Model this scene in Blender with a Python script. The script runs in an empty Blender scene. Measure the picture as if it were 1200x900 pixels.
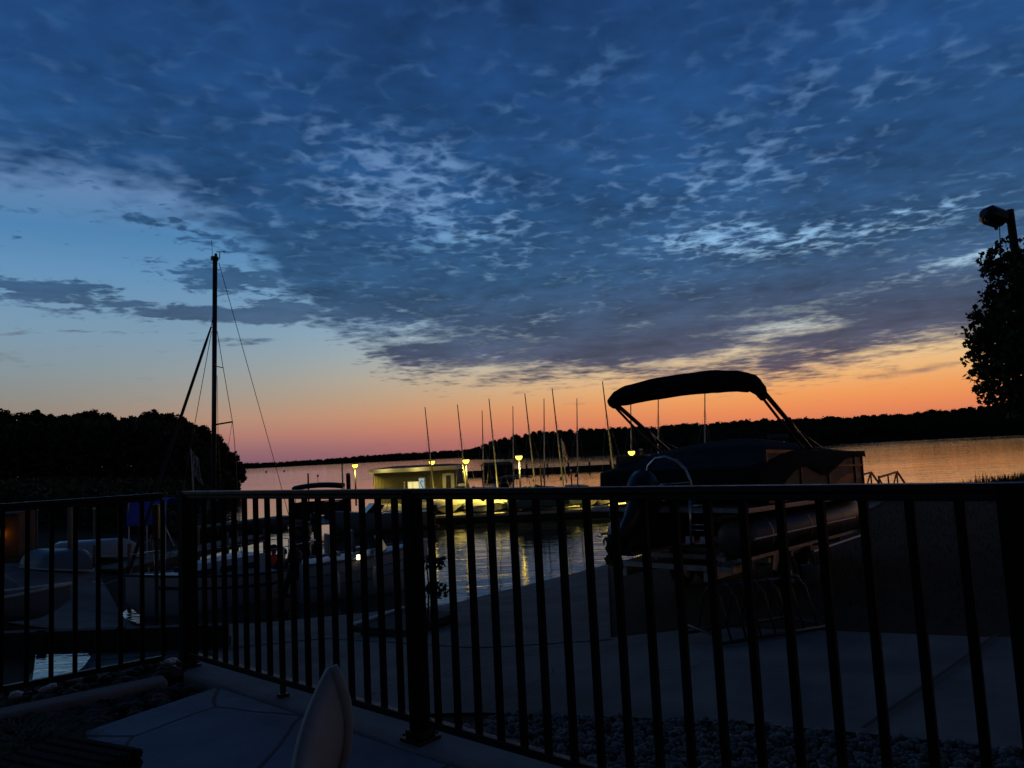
import bpy, bmesh, math, random
from mathutils import Vector, Matrix

S = bpy.context.scene
C = S.collection
PI = math.pi
RAD = math.radians

# ------------------------------------------------------------------ camera
PITCH, ROLL, EYE, FOC = RAD(5.26), RAD(2.92), 1.199, 870.0
FWD = Vector((0, math.cos(PITCH), math.sin(PITCH)))
UP0 = Vector((0, -math.sin(PITCH), math.cos(PITCH)))
RT0 = Vector((1, 0, 0))
RT = math.cos(ROLL) * RT0 - math.sin(ROLL) * UP0
UPV = math.sin(ROLL) * RT0 + math.cos(ROLL) * UP0
cam_d = bpy.data.cameras.new("camera")
cam = bpy.data.objects.new("camera", cam_d)
C.objects.link(cam)
M = Matrix((RT, UPV, -FWD)).transposed().to_4x4()
M.translation = Vector((0, 0, EYE))
cam.matrix_world = M
cam_d.sensor_width = 36.0
cam_d.lens = FOC / 1200 * 36
cam_d.clip_start = 0.05
cam_d.clip_end = 12000
S.camera = cam

def at(px, py, z):
    """point of the plane at height z seen at photo pixel (1200x900)"""
    d = FWD + RT * ((px - 600) / FOC) + UPV * ((450 - py) / FOC)
    return Vector((0, 0, EYE)) + d * ((z - EYE) / d.z)

def atd(px, py, Y):
    """point at forward distance Y seen at photo pixel"""
    d = FWD + RT * ((px - 600) / FOC) + UPV * ((450 - py) / FOC)
    return Vector((0, 0, EYE)) + d * (Y / d.y)

# ------------------------------------------------------------------ render settings
S.render.engine = 'CYCLES'
S.cycles.use_denoising = True
S.cycles.max_bounces = 6
S.cycles.sample_clamp_indirect = 4.0
S.view_settings.view_transform = 'Standard'
S.view_settings.look = 'None'
S.view_settings.exposure = 0.0
S.view_settings.gamma = 1.0
S.view_settings.use_curve_mapping = False

def lin(c):
    def f(v):
        v /= 255.0
        return v / 12.92 if v <= 0.04045 else ((v + 0.055) / 1.055) ** 2.4
    return (f(c[0]), f(c[1]), f(c[2]), 1.0)

# ------------------------------------------------------------------ node helper
class NT:
    def __init__(s, tree):
        s.t = tree
    def n(s, typ, **kw):
        nd = s.t.nodes.new(typ)
        for k, v in kw.items():
            setattr(nd, k, v)
        return nd
    def put(s, sock, v):
        if hasattr(v, 'is_output') or isinstance(v, bpy.types.NodeSocket):
            s.t.links.new(v, sock)
        else:
            sock.default_value = v
    def math(s, op, a, b=None, c=None, clamp=False):
        nd = s.n('ShaderNodeMath', operation=op, use_clamp=clamp)
        s.put(nd.inputs[0], a)
        if b is not None: s.put(nd.inputs[1], b)
        if c is not None: s.put(nd.inputs[2], c)
        return nd.outputs[0]
    def comb(s, x, y, z=0.0):
        nd = s.n('ShaderNodeCombineXYZ')
        s.put(nd.inputs[0], x); s.put(nd.inputs[1], y); s.put(nd.inputs[2], z)
        return nd.outputs[0]
    def noise(s, vec, scale, detail=4.0, rough=0.5, dist=0.0):
        nd = s.n('ShaderNodeTexNoise')
        if vec is not None: s.put(nd.inputs['Vector'], vec)
        nd.inputs['Scale'].default_value = scale
        nd.inputs['Detail'].default_value = detail
        nd.inputs['Roughness'].default_value = rough
        nd.inputs['Distortion'].default_value = dist
        return nd.outputs['Fac']
    def step(s, v, a, b, lo=0.0, hi=1.0, typ='SMOOTHSTEP'):
        nd = s.n('ShaderNodeMapRange', interpolation_type=typ)
        nd.clamp = True
        s.put(nd.inputs['Value'], v)
        s.put(nd.inputs['From Min'], a); s.put(nd.inputs['From Max'], b)
        s.put(nd.inputs['To Min'], lo); s.put(nd.inputs['To Max'], hi)
        return nd.outputs['Result']
    def ramp(s, fac, stops, interp='LINEAR'):
        nd = s.n('ShaderNodeValToRGB')
        cr = nd.color_ramp
        cr.interpolation = interp
        while len(cr.elements) > 1: cr.elements.remove(cr.elements[0])
        cr.elements[0].position = stops[0][0]; cr.elements[0].color = stops[0][1]
        for p, c in stops[1:]:
            e = cr.elements.new(p); e.color = c
        s.put(nd.inputs[0], fac)
        return nd.outputs[0]
    def mix(s, fac, a, b, blend='MIX'):
        nd = s.n('ShaderNodeMix', data_type='RGBA', blend_type=blend)
        s.put(nd.inputs[0], fac); s.put(nd.inputs[6], a); s.put(nd.inputs[7], b)
        return nd.outputs[2]

# ------------------------------------------------------------------ dusk sky
W = bpy.data.worlds.new("World")
S.world = W
W.use_nodes = True
wt = W.node_tree
wt.nodes.clear()
g = NT(wt)
gen = g.n('ShaderNodeTexCoord').outputs['Generated']
sep = g.n('ShaderNodeSeparateXYZ')
nrm = g.n('ShaderNodeVectorMath', operation='NORMALIZE')
g.put(nrm.inputs[0], gen)
g.put(sep.inputs[0], nrm.outputs[0])
wx, wy, wz = sep.outputs
el = g.math('MULTIPLY', g.math('ARCSINE', wz), 180 / PI)
az = g.math('MULTIPLY', g.math('ARCTAN2', wx, wy), 180 / PI)
kz = g.math('DIVIDE', 1.0, g.math('ADD', g.math('MAXIMUM', wz, 0.0), 0.06))
plane = g.comb(g.math('MULTIPLY', wx, kz), g.math('MULTIPLY', wy, kz))

E40 = g.math('DIVIDE', el, 40.0, clamp=True)
cool = g.ramp(E40, [(e / 40, lin(c)) for e, c in [
    (0.0, (118, 90, 108)), (1.1, (144, 104, 112)), (2.2, (172, 122, 114)), (3.4, (176, 140, 120)), (5.0, (160, 149, 138)),
    (7.0, (143, 154, 158)), (9.5, (124, 154, 176)), (13.5, (98, 144, 184)), (16.2, (78, 130, 176)), (19, (97, 132, 176)), (24, (84, 120, 168)), (30, (58, 104, 156)), (40, (40, 82, 140))]])
warm = g.ramp(E40, [(e / 40, lin(c)) for e, c in [
    (0.0, (196, 108, 94)), (1.1, (214, 122, 92)), (2.2, (230, 139, 88)), (3.2, (236, 156, 94)), (4.4, (234, 178, 118)),
    (6.0, (228, 198, 152)), (8.0, (196, 202, 196)), (11, (158, 192, 216)), (15, (136, 182, 224)), (20, (112, 152, 200)), (27, (80, 122, 174)), (40, (50, 90, 140))]])
side = g.step(az, -27, 19)
clear = g.mix(side, cool, warm)
far_left = g.step(az, -37, -20, 0.70, 1.0)
clear = g.mix(g.step(el, 3, 12, 1.0, 0.0), clear, g.mix(1.0, clear, g.comb(far_left, g.math('POWER', far_left, 0.55), g.math('POWER', far_left, 0.3)), 'MULTIPLY'))

n_big = g.noise(plane, 1.1, 4, 0.55, 0.3)
n_mid = g.noise(plane, 3.4, 5, 0.55, 0.2)
n_fine = g.noise(plane, 9.5, 5, 0.56, 0.15)
streak = g.noise(g.comb(g.math('MULTIPLY', az, 0.075), g.math('MULTIPLY', g.math('ADD', el, g.math('MULTIPLY', az, -0.03)), 0.85)), 1.0, 5, 0.55, 0.3)
warp = g.n('ShaderNodeTexNoise')
warp.inputs['Scale'].default_value = 9.0
warp.inputs['Detail'].default_value = 4.0
g.put(warp.inputs['Vector'], plane)
wv = g.n('ShaderNodeVectorMath', operation='MULTIPLY_ADD')
g.put(wv.inputs[0], warp.outputs['Color']); wv.inputs[1].default_value = (0.13, 0.13, 0.0); g.put(wv.inputs[2], plane)
def cells(scale):
    v = g.n('ShaderNodeTexVoronoi', feature='SMOOTH_F1', voronoi_dimensions='2D')
    v.inputs['Scale'].default_value = scale
    v.inputs['Smoothness'].default_value = 0.7
    g.put(v.inputs['Vector'], wv.outputs[0])
    return g.math('SUBTRACT', 0.38, v.outputs['Distance'])
puff = g.math('ADD', cells(9.0), g.math('MULTIPLY', cells(19.0), 0.5))
nb = g.math('SUBTRACT', n_big, 0.5); nm = g.math('SUBTRACT', n_mid, 0.5); nf = g.math('SUBTRACT', n_fine, 0.5)
ns = g.math('SUBTRACT', streak, 0.5)

def blob(a0, e0, ra, re, rot=0.0, inner=0.0):
    ca, sa = math.cos(RAD(rot)), math.sin(RAD(rot))
    da = g.math('SUBTRACT', az, a0); de = g.math('SUBTRACT', el, e0)
    u = g.math('MULTIPLY_ADD', da, ca / ra, g.math('MULTIPLY', de, sa / ra))
    v = g.math('MULTIPLY_ADD', da, -sa / re, g.math('MULTIPLY', de, ca / re))
    d = g.math('SQRT', g.math('ADD', g.math('MULTIPLY', u, u), g.math('MULTIPLY', v, v)))
    return g.step(d, inner, 1.0, 1.0, 0.0)
def total(items):
    s = None
    for w, b in items:
        t = g.math('MULTIPLY', b, w)
        s = t if s is None else g.math('ADD', s, t)
    return s

# lower edge of the cloud sheet (elevation against azimuth)
edge = g.ramp(g.math('DIVIDE', g.math('ADD', az, 60), 120, clamp=True), [((a + 60) / 120, (e / 30, e / 30, e / 30, 1)) for a, e in [
    (-60, 22), (-35, 18.6), (-24, 17.8), (-20, 15.2), (-16, 11.6), (-13, 9.2), (-8, 6.2), (0, 5.6), (8, 5.2), (20, 4.4), (30, 5.4), (36, 6.4), (60, 8)]])
edge = g.math('MULTIPLY', edge, 30.0)
above = g.math('SUBTRACT', el, edge)
above = g.math('ADD', above, g.math('MULTIPLY', nm, 5.0))
above = g.math('ADD', above, g.math('MULTIPLY', ns, 3.0))
above = g.math('ADD', above, g.math('MULTIPLY', puff, g.step(az, -14, 0, 2.6, 1.0)))
sheet = g.step(above, -0.9, g.step(az, -26, -8, 3.4, 1.5))

gaps = total([
    (1.10, blob(-7, 20.3, 15, 6.0, -26)), (0.30, blob(-15, 18.5, 9, 5.0, -20)),
    (1.15, blob(17, 14.7, 10, 1.9, -2)), (0.95, blob(27, 14.2, 12, 1.8, 3)), (0.42, blob(15, 19.5, 14, 5)),
    (0.85, blob(-9.5, 9.6, 7.5, 3.2, -10)), (0.55, blob(2, 9.4, 10, 1.9, 6)), (0.85, blob(20, 7.6, 9, 1.6, 10)), (0.66, blob(14, 6.0, 9, 1.1, 4)),
    (0.80, blob(28, 6.2, 9, 1.2, 8)), (0.75, blob(32, 11.0, 7, 1.2, 6)), (0.30, blob(2, 28, 14, 5)), (0.26, blob(25, 24, 15, 6)), (0.20, blob(-20, 27, 12, 3.0, 6)),
    (0.34, blob(-24, 19.5, 12, 2.6, -14))])
extra = total([
    (0.95, blob(-31, 11.7, 9.5, 1.9, -5, 0.0)), (0.80, blob(-23, 11.0, 6.5, 1.4, 0, 0.0)), (0.80, blob(-20, 13.3, 9, 2.0, -6, 0.0)), (1.0, blob(-17.4, 11.0, 4.2, 1.5, 0, 0.1)), (0.55, blob(-24, 16.8, 9, 1.4, -6, 0.0)),
    (0.34, blob(-33.5, 8.0, 7, 1.8, 4)), (0.42, blob(-14, 8.2, 4, 0.5, 4, 0.2)), (0.34, blob(-13, 11.5, 4, 1.0, 0)),
    (0.36, blob(30, 4.3, 13, 1.9, 6)), (0.30, blob(-8, 1.0, 16, 0.8, 1)), (0.20, blob(10, 3.5, 12, 0.8, -2)), (0.25, blob(-26, 5.2, 7, 0.6, 4))])

# cloudlet texture: high in the bright seams between cloudlets
near = g.step(el, 6.5, 15.5, 0.22, 1.0)
seam = g.math('MULTIPLY', g.math('ADD', g.math('MULTIPLY', cells(14.0), -1.0), g.math('MULTIPLY', cells(29.0), -0.65)), near)
seam = g.math('ADD', seam, g.math('MULTIPLY', nf, g.step(el, 6.5, 15.5, 0.8, 2.0)))
seam = g.math('ADD', seam, g.math('MULTIPLY', nm, 1.6))
seam = g.math('ADD', seam, g.math('MULTIPLY', ns, g.step(el, 6, 16, -3.0, -0.3)))
lim = g.math('ADD', g.math('MULTIPLY_ADD', gaps, -0.60, 0.50), g.math('MULTIPLY', nb, 1.1))
hole = g.step(seam, g.math('SUBTRACT', lim, 0.40), g.math('ADD', lim, 0.74))
amount = g.math('MULTIPLY_ADD', gaps, 1.0, 0.36, clamp=True)
dens = g.math('SUBTRACT', 1.0, g.math('MULTIPLY', hole, amount))
a_sheet = g.math('MULTIPLY', dens, sheet)
a_low = g.step(g.math('ADD', g.math('SUBTRACT', extra, 0.42), g.math('ADD', g.math('MULTIPLY', ns, 1.6), g.math('ADD', g.math('MULTIPLY', seam, g.step(el, 6, 10, 0.0, -0.75)), g.math('MULTIPLY', g.noise(g.comb(g.math('MULTIPLY', az, 0.32), g.math('MULTIPLY', el, 0.9)), 1.0, 5, 0.62, 0.2), 1.0)))), 0.35, 0.85)
a_low = g.math('MULTIPLY', a_low, 0.88)
alpha = g.math('MAXIMUM', a_sheet, a_low)

cloud = g.ramp(E40, [(e / 40, lin(c)) for e, c in [
    (0.0, (112, 76, 96)), (1.5, (122, 86, 96)), (3.5, (110, 92, 104)), (6, (78, 81, 102)), (9, (62, 80, 107)), (13, (47, 83, 121)), (19, (36, 77, 123)),
    (26, (30, 69, 118)), (33, (26, 59, 106)), (40, (20, 45, 82))]])
shade = g.math('ADD', 1.0, g.math('ADD', g.math('MULTIPLY', nb, -1.3), g.math('ADD', g.math('MULTIPLY', nm, -1.0), g.math('MULTIPLY', g.math('ADD', g.math('MULTIPLY', nf, -0.55), g.math('MULTIPLY', cells(14.0), -0.18)), near))))
cloud = g.mix(1.0, cloud, g.comb(shade, shade, shade), 'MULTIPLY')
cloud = g.mix(g.math('MULTIPLY', blob(-33, 8.0, 9, 3.2), 0.75), cloud, lin((122, 124, 134)))
skyc = g.mix(alpha, clear, cloud)
# the sky away from the afterglow, behind the camera and towards the zenith, is darker
back = g.step(wy, -0.5, 0.7, 0.2, 1.0)
high = g.step(el, 32, 65, 1.0, 0.75)
dim = g.math('MULTIPLY', back, high)
skyc = g.mix(1.0, skyc, g.comb(dim, dim, dim), 'MULTIPLY')
skyc = g.mix(g.step(el, -1.5, -0.2, 1.0, 0.0), skyc, (0.004, 0.004, 0.005, 1))
nish = g.n('ShaderNodeTexSky', sky_type='NISHITA')
nish.sun_disc = False
nish.sun_elevation = RAD(0.0)
nish.sun_rotation = RAD(22)
add = g.n('ShaderNodeMix', data_type='RGBA', blend_type='ADD')
add.inputs[0].default_value = 0.004
g.put(add.inputs[6], skyc); g.put(add.inputs[7], nish.outputs[0])
bg = g.n('ShaderNodeBackground')
g.put(bg.inputs['Color'], add.outputs[2])
bg.inputs['Strength'].default_value = 1.0
wo = g.n('ShaderNodeOutputWorld')
wt.links.new(bg.outputs[0], wo.inputs['Surface'])
W.cycles.sampling_method = 'MANUAL'
W.cycles.sample_map_resolution = 1024

# ------------------------------------------------------------------ last afterglow (the sun itself has set)
sl = bpy.data.lights.new("sun", 'SUN')
sl.energy = 0.004
sl.angle = RAD(12)
sl.color = (1.0, 0.62, 0.36)
sun = bpy.data.objects.new("sun", sl)
C.objects.link(sun)
sd = Vector((math.sin(RAD(22)) * math.cos(RAD(2)), math.cos(RAD(22)) * math.cos(RAD(2)), math.sin(RAD(2))))
sun.rotation_euler = (-sd).to_track_quat('-Z', 'Y').to_euler()
sl.specular_factor = 0.0

# ------------------------------------------------------------------ materials
def mat(name, col, rough=0.6, metal=0.0, var=0.25, scale=6.0, bump=0.0, bscale=None, spec=0.5, emit=None, estr=0.0):
    m = bpy.data.materials.new(name)
    m.use_nodes = True
    t = m.node_tree
    p = t.nodes['Principled BSDF']
    h = NT(t)
    co = h.n('ShaderNodeTexCoord').outputs['Object']
    if var > 0:
        nz = h.noise(co, scale, 5, 0.6, 0.2)
        lo = (col[0] * (1 - var), col[1] * (1 - var), col[2] * (1 - var), 1)
        hi = (min(1, col[0] * (1 + var)), min(1, col[1] * (1 + var)), min(1, col[2] * (1 + var)), 1)
        h.put(p.inputs['Base Color'], h.ramp(nz, [(0.3, lo), (0.7, hi)]))
        h.put(p.inputs['Roughness'], h.step(nz, 0.3, 0.7, max(0.02, rough - 0.08), min(1, rough + 0.08), 'LINEAR'))
    else:
        p.inputs['Base Color'].default_value = (*col, 1)
        p.inputs['Roughness'].default_value = rough
    p.inputs['Metallic'].default_value = metal
    p.inputs['Specular IOR Level'].default_value = spec
    if bump > 0:
        b = h.n('ShaderNodeBump')
        b.inputs['Strength'].default_value = bump
        b.inputs['Distance'].default_value = 0.02
        h.put(b.inputs['Height'], h.noise(co, bscale or scale * 6, 5, 0.65))
        t.links.new(b.outputs[0], p.inputs['Normal'])
    if emit:
        p.inputs['Emission Color'].default_value = (*emit, 1)
        p.inputs['Emission Strength'].default_value = estr
    return m

M_ = {
    'rail': mat('black_railing_paint', (0.005, 0.005, 0.006), 0.42, 0.0, 0.2, 20, 0.15, 120, spec=0.3),
    'baluster': mat('matt_black_paint', (0.003, 0.003, 0.0036), 0.7, 0.0, 0.3, 20, 0.2, 120, spec=0.12),
    'wicker': mat('dark_wicker', (0.022, 0.017, 0.014), 0.8, 0, 0.5, 40, 0.9, 70, spec=0.2),
    'foliage': mat('leaf_green', (0.035, 0.05, 0.022), 0.75, 0, 0.45, 0.9, spec=0.2),
    'foliage_far': mat('far_leaf_green', (0.03, 0.04, 0.025), 0.9, 0, 0.4, 0.1, spec=0.0),
    'bark': mat('bark', (0.05, 0.04, 0.03), 0.9, 0, 0.4, 9, 0.8, 30),
    'concrete': mat('concrete', (0.23, 0.205, 0.175), 0.9, 0, 0.42, 0.9, 0.25, 40, spec=0.15),
    'kerb': mat('kerb_concrete', (0.30, 0.285, 0.275), 0.85, 0, 0.22, 3.0, 0.3, 60, spec=0.2),
    'stone': mat('river_stone', (0.06, 0.05, 0.042), 0.8, 0, 0.6, 9, 0.3, 40),
    'gravel': mat('gravel_stone', (0.17, 0.155, 0.14), 0.9, 0, 0.75, 9, 0.3, 60),
    'white_metal': mat('white_painted_metal', (0.62, 0.62, 0.62), 0.45, 0, 0.1, 8),
    'steel': mat('stainless_steel', (0.55, 0.55, 0.56), 0.28, 1.0, 0.1, 12),
    'alu': mat('dull_aluminium', (0.12, 0.12, 0.125), 0.5, 1.0, 0.3, 2.0, 0.1, 30),
    'black_fabric': mat('black_canvas', (0.014, 0.014, 0.016), 0.92, 0, 0.35, 5, 0.5, 30, spec=0.15),
    'black_plastic': mat('black_plastic', (0.016, 0.016, 0.018), 0.4, 0, 0.2, 6),
    'rubber': mat('rubber', (0.012, 0.012, 0.012), 0.85, 0, 0.3, 20, spec=0.2),
    'galv': mat('galvanised_steel', (0.32, 0.32, 0.33), 0.5, 0.9, 0.35, 8),
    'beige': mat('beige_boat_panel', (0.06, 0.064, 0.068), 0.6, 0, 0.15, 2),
    'panel_dark': mat('dark_boat_graphic', (0.03, 0.028, 0.028), 0.4, 0, 0.2, 3),
    'gel': mat('white_gelcoat', (0.50, 0.51, 0.53), 0.35, 0, 0.12, 1.4),
    'gel_grey': mat('grey_gelcoat', (0.2, 0.22, 0.25), 0.4, 0, 0.15, 1.4),
    'hull_dark': mat('dark_hull_paint', (0.03, 0.032, 0.04), 0.4, 0, 0.2, 2),
    'dock_deck': mat('pale_dock_boards', (0.42, 0.39, 0.32), 0.8, 0, 0.3, 1.5, 0.2, 12),
    'deck_wood': mat('dock_planks', (0.20, 0.17, 0.13), 0.85, 0, 0.4, 2.2, 0.3, 20),
    'dark_wood': mat('creosoted_timber', (0.035, 0.026, 0.02), 0.85, 0, 0.4, 3, 0.5, 30),
    'mast': mat('mast_aluminium', (0.45, 0.43, 0.38), 0.5, 0.3, 0.15, 3),
    'mast_near': mat('weathered_mast', (0.24, 0.23, 0.20), 0.55, 0.2, 0.15, 3),
    'mast_dark': mat('dark_mast', (0.05, 0.05, 0.055), 0.45, 0.5, 0.2, 3),
    'tarp_green': mat('green_tarpaulin', (0.10, 0.16, 0.09), 0.7, 0, 0.25, 3, 0.4, 8),
    'tarp_blue': mat('blue_canvas', (0.08, 0.12, 0.70), 0.8, 0, 0.25, 4, 0.4, 12),
    'canvas': mat('tan_canvas', (0.20, 0.18, 0.10), 0.8, 0, 0.25, 4, 0.4, 12),
    'siding': mat('olive_siding', (0.11, 0.10, 0.055), 0.8, 0, 0.2, 2.5),
    'fascia': mat('cream_fascia', (0.72, 0.68, 0.5), 0.6, 0, 0.1, 3),
    'roof': mat('dark_shingle', (0.07, 0.065, 0.06), 0.9, 0, 0.35, 5, 0.4, 20),
    'white_trim': mat('white_trim', (0.7, 0.7, 0.68), 0.6, 0, 0.06, 5),
    'lamp': mat('lamp_glow', (0.9, 0.85, 0.6), 0.5, 0, 0, emit=(1.0, 0.66, 0.07), estr=3.2),
    'lit_window': mat('lit_window', (0.8, 0.75, 0.5), 0.5, 0, 0.15, 3, emit=(1.0, 0.86, 0.36), estr=0.75),
    'lit_sign': mat('lit_machine_front', (0.5, 0.6, 0.7), 0.5, 0, 0.1, 3, emit=(0.35, 0.55, 0.75), estr=0.40),
    'sign_blue': mat('blue_sign_mark', (0.04, 0.12, 0.4), 0.5, 0, 0, emit=(0.03, 0.1, 0.35), estr=0.3),
    'amber': mat('amber_lamp_glow', (0.9, 0.5, 0.1), 0.5, 0, 0, emit=(1.0, 0.36, 0.03), estr=0.9),
    'stern_light': mat('stern_light_glow', (1, 0.9, 0.6), 0.5, 0, 0, emit=(1.0, 0.80, 0.36), estr=3.5),
    'far_light': mat('far_window_glow', (1, 0.7, 0.4), 0.5, 0, 0, emit=(1.0, 0.55, 0.25), estr=0.6),
    'skin': mat('skin', (0.35, 0.2, 0.14), 0.6, 0, 0.1, 10),
    'hair': mat('dark_hair', (0.012, 0.01, 0.009), 0.8, 0, 0.2, 20),
    'red_cloth': mat('red_shirt', (0.80, 0.09, 0.03), 0.85, 0, 0.15, 6),
    'dark_cloth': mat('dark_clothing', (0.015, 0.016, 0.02), 0.9, 0, 0.2, 6),
    'chair': mat('beige_resin', (0.24, 0.245, 0.225), 0.7, 0, 0.25, 8, 0.15, 90),
    'glass': mat('smoked_windscreen', (0.03, 0.035, 0.04), 0.08, 0, 0.1, 3),
    'flag_red': mat('faded_red_cloth', (0.35, 0.05, 0.04), 0.85, 0, 0.2, 8),
    'flag_pale': mat('pale_flag_cloth', (0.4, 0.4, 0.42), 0.85, 0, 0.2, 8),
    'buoy': mat('white_buoy', (0.8, 0.7, 0.66), 0.5, 0, 0.05, 4),
    'brown_wall': mat('brown_board_wall', (0.16, 0.09, 0.045), 0.85, 0, 0.3, 3, 0.3, 20),
    'sail': mat('furled_sail_cover', (0.03, 0.033, 0.05), 0.85, 0, 0.2, 5),
    'grass': mat('dry_grass', (0.05, 0.05, 0.025), 0.9, 0, 0.4, 1.0, spec=0.1),
}

# ground: packed dirt and thin grass
mg = bpy.data.materials.new('dirt_and_grass'); mg.use_nodes = True
h = NT(mg.node_tree); pb = mg.node_tree.nodes['Principled BSDF']
co = h.n('ShaderNodeTexCoord').outputs['Object']
nz = h.noise(co, 0.45, 6, 0.65, 0.4); nz2 = h.noise(co, 9, 5, 0.7)
c1 = h.ramp(nz, [(0.35, (0.06, 0.045, 0.03, 1)), (0.55, (0.042, 0.036, 0.023, 1)), (0.68, (0.026, 0.03, 0.014, 1))])
h.put(pb.inputs['Base Color'], h.mix(0.55, c1, h.ramp(nz2, [(0.3, (0.25, 0.25, 0.25, 1)), (0.7, (1.5, 1.5, 1.5, 1))]), 'MULTIPLY'))
pb.inputs['Roughness'].default_value = 0.95; pb.inputs['Specular IOR Level'].default_value = 0.1
b = h.n('ShaderNodeBump'); b.inputs['Strength'].default_value = 0.7; b.inputs['Distance'].default_value = 0.04
h.put(b.inputs['Height'], nz2); mg.node_tree.links.new(b.outputs[0], pb.inputs['Normal'])
M_['ground'] = mg

# terrace paving: stamped flagstones with thin dark joints
mp = bpy.data.materials.new('flagstone_paving'); mp.use_nodes = True
h = NT(mp.node_tree); pb = mp.node_tree.nodes['Principled BSDF']
co = h.n('ShaderNodeTexCoord').outputs['Object']
wob = h.n('ShaderNodeVectorMath', operation='MULTIPLY_ADD')
nzc = h.n('ShaderNodeTexNoise'); nzc.inputs['Scale'].default_value = 1.6
h.put(nzc.inputs['Vector'], co); h.put(wob.inputs[0], nzc.outputs['Color']); wob.inputs[1].default_value = (0.12, 0.12, 0); h.put(wob.inputs[2], co)
vo = h.n('ShaderNodeTexVoronoi', feature='DISTANCE_TO_EDGE', voronoi_dimensions='2D', distance='CHEBYCHEV') if False else h.n('ShaderNodeTexVoronoi', feature='DISTANCE_TO_EDGE', voronoi_dimensions='2D')
vo.inputs['Scale'].default_value = 1.35; vo.inputs['Randomness'].default_value = 0.75
h.put(vo.inputs['Vector'], wob.outputs[0])
vc = h.n('ShaderNodeTexVoronoi', feature='F1', voronoi_dimensions='2D'); vc.inputs['Scale'].default_value = 1.35; vc.inputs['Randomness'].default_value = 0.75
h.put(vc.inputs['Vector'], wob.outputs[0])
joint = h.step(vo.outputs['Distance'], 0.006, 0.022)
nz = h.noise(co, 4.0, 6, 0.65, 0.3)
sepc = h.n('ShaderNodeSeparateColor'); h.put(sepc.inputs[0], vc.outputs['Color'])
base = h.ramp(nz, [(0.3, (0.25, 0.28, 0.33, 1)), (0.7, (0.37, 0.405, 0.46, 1))])
tone = h.step(sepc.outputs[0], 0, 1, 0.82, 1.1, 'LINEAR')
base = h.mix(1.0, base, h.comb(tone, tone, tone), 'MULTIPLY')
h.put(pb.inputs['Base Color'], h.mix(joint, (0.10, 0.105, 0.12, 1), base))
pb.inputs['Roughness'].default_value = 0.75; pb.inputs['Specular IOR Level'].default_value = 0.3
b = h.n('ShaderNodeBump'); b.inputs['Strength'].default_value = 0.5; b.inputs['Distance'].default_value = 0.01
h.put(b.inputs['Height'], h.math('ADD', joint, h.math('MULTIPLY', h.noise(co, 30, 5, 0.6), 0.35))); mp.node_tree.links.new(b.outputs[0], pb.inputs['Normal'])
M_['paving'] = mp

# lake water
mw = bpy.data.materials.new('lake_water'); mw.use_nodes = True
h = NT(mw.node_tree); pb = mw.node_tree.nodes['Principled BSDF']
pb.inputs['Base Color'].default_value = (0.006, 0.011, 0.016, 1)
pb.inputs['Roughness'].default_value = 0.04
pb.inputs['IOR'].default_value = 1.95
pb.inputs['Specular IOR Level'].default_value = 0.7
co = h.n('ShaderNodeTexCoord').outputs['Object']
def stretched(sx, sy, rot):
    mpn = h.n('ShaderNodeMapping'); h.put(mpn.inputs['Vector'], co)
    mpn.inputs['Rotation'].default_value = (0, 0, RAD(rot)); mpn.inputs['Scale'].default_value = (sx, sy, 1)
    return mpn.outputs[0]
w1 = h.noise(stretched(0.22, 0.9, 12), 1.0, 4, 0.55, 0.3)
w2 = h.noise(stretched(1.6, 4.5, -8), 1.0, 3, 0.5, 0.2)
calm = h.step(h.noise(stretched(0.006, 0.03, 5), 1.0, 3, 0.5), 0.42, 0.6, 0.45, 1.15)
sepw = h.n('ShaderNodeSeparateXYZ'); h.put(sepw.inputs[0], co)
breeze = h.step(sepw.outputs[1], 55, 140, 1.0, 3.6)
w1 = h.math('MULTIPLY', w1, breeze)
hh = h.math('MULTIPLY', h.math('ADD', h.math('MULTIPLY', w1, 0.026), h.math('MULTIPLY', w2, 0.006)), calm)
b = h.n('ShaderNodeBump'); b.inputs['Strength'].default_value = 1.0; b.inputs['Distance'].default_value = 1.0
h.put(b.inputs['Height'], hh); mw.node_tree.links.new(b.outputs[0], pb.inputs['Normal'])
M_['water'] = mw

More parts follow.
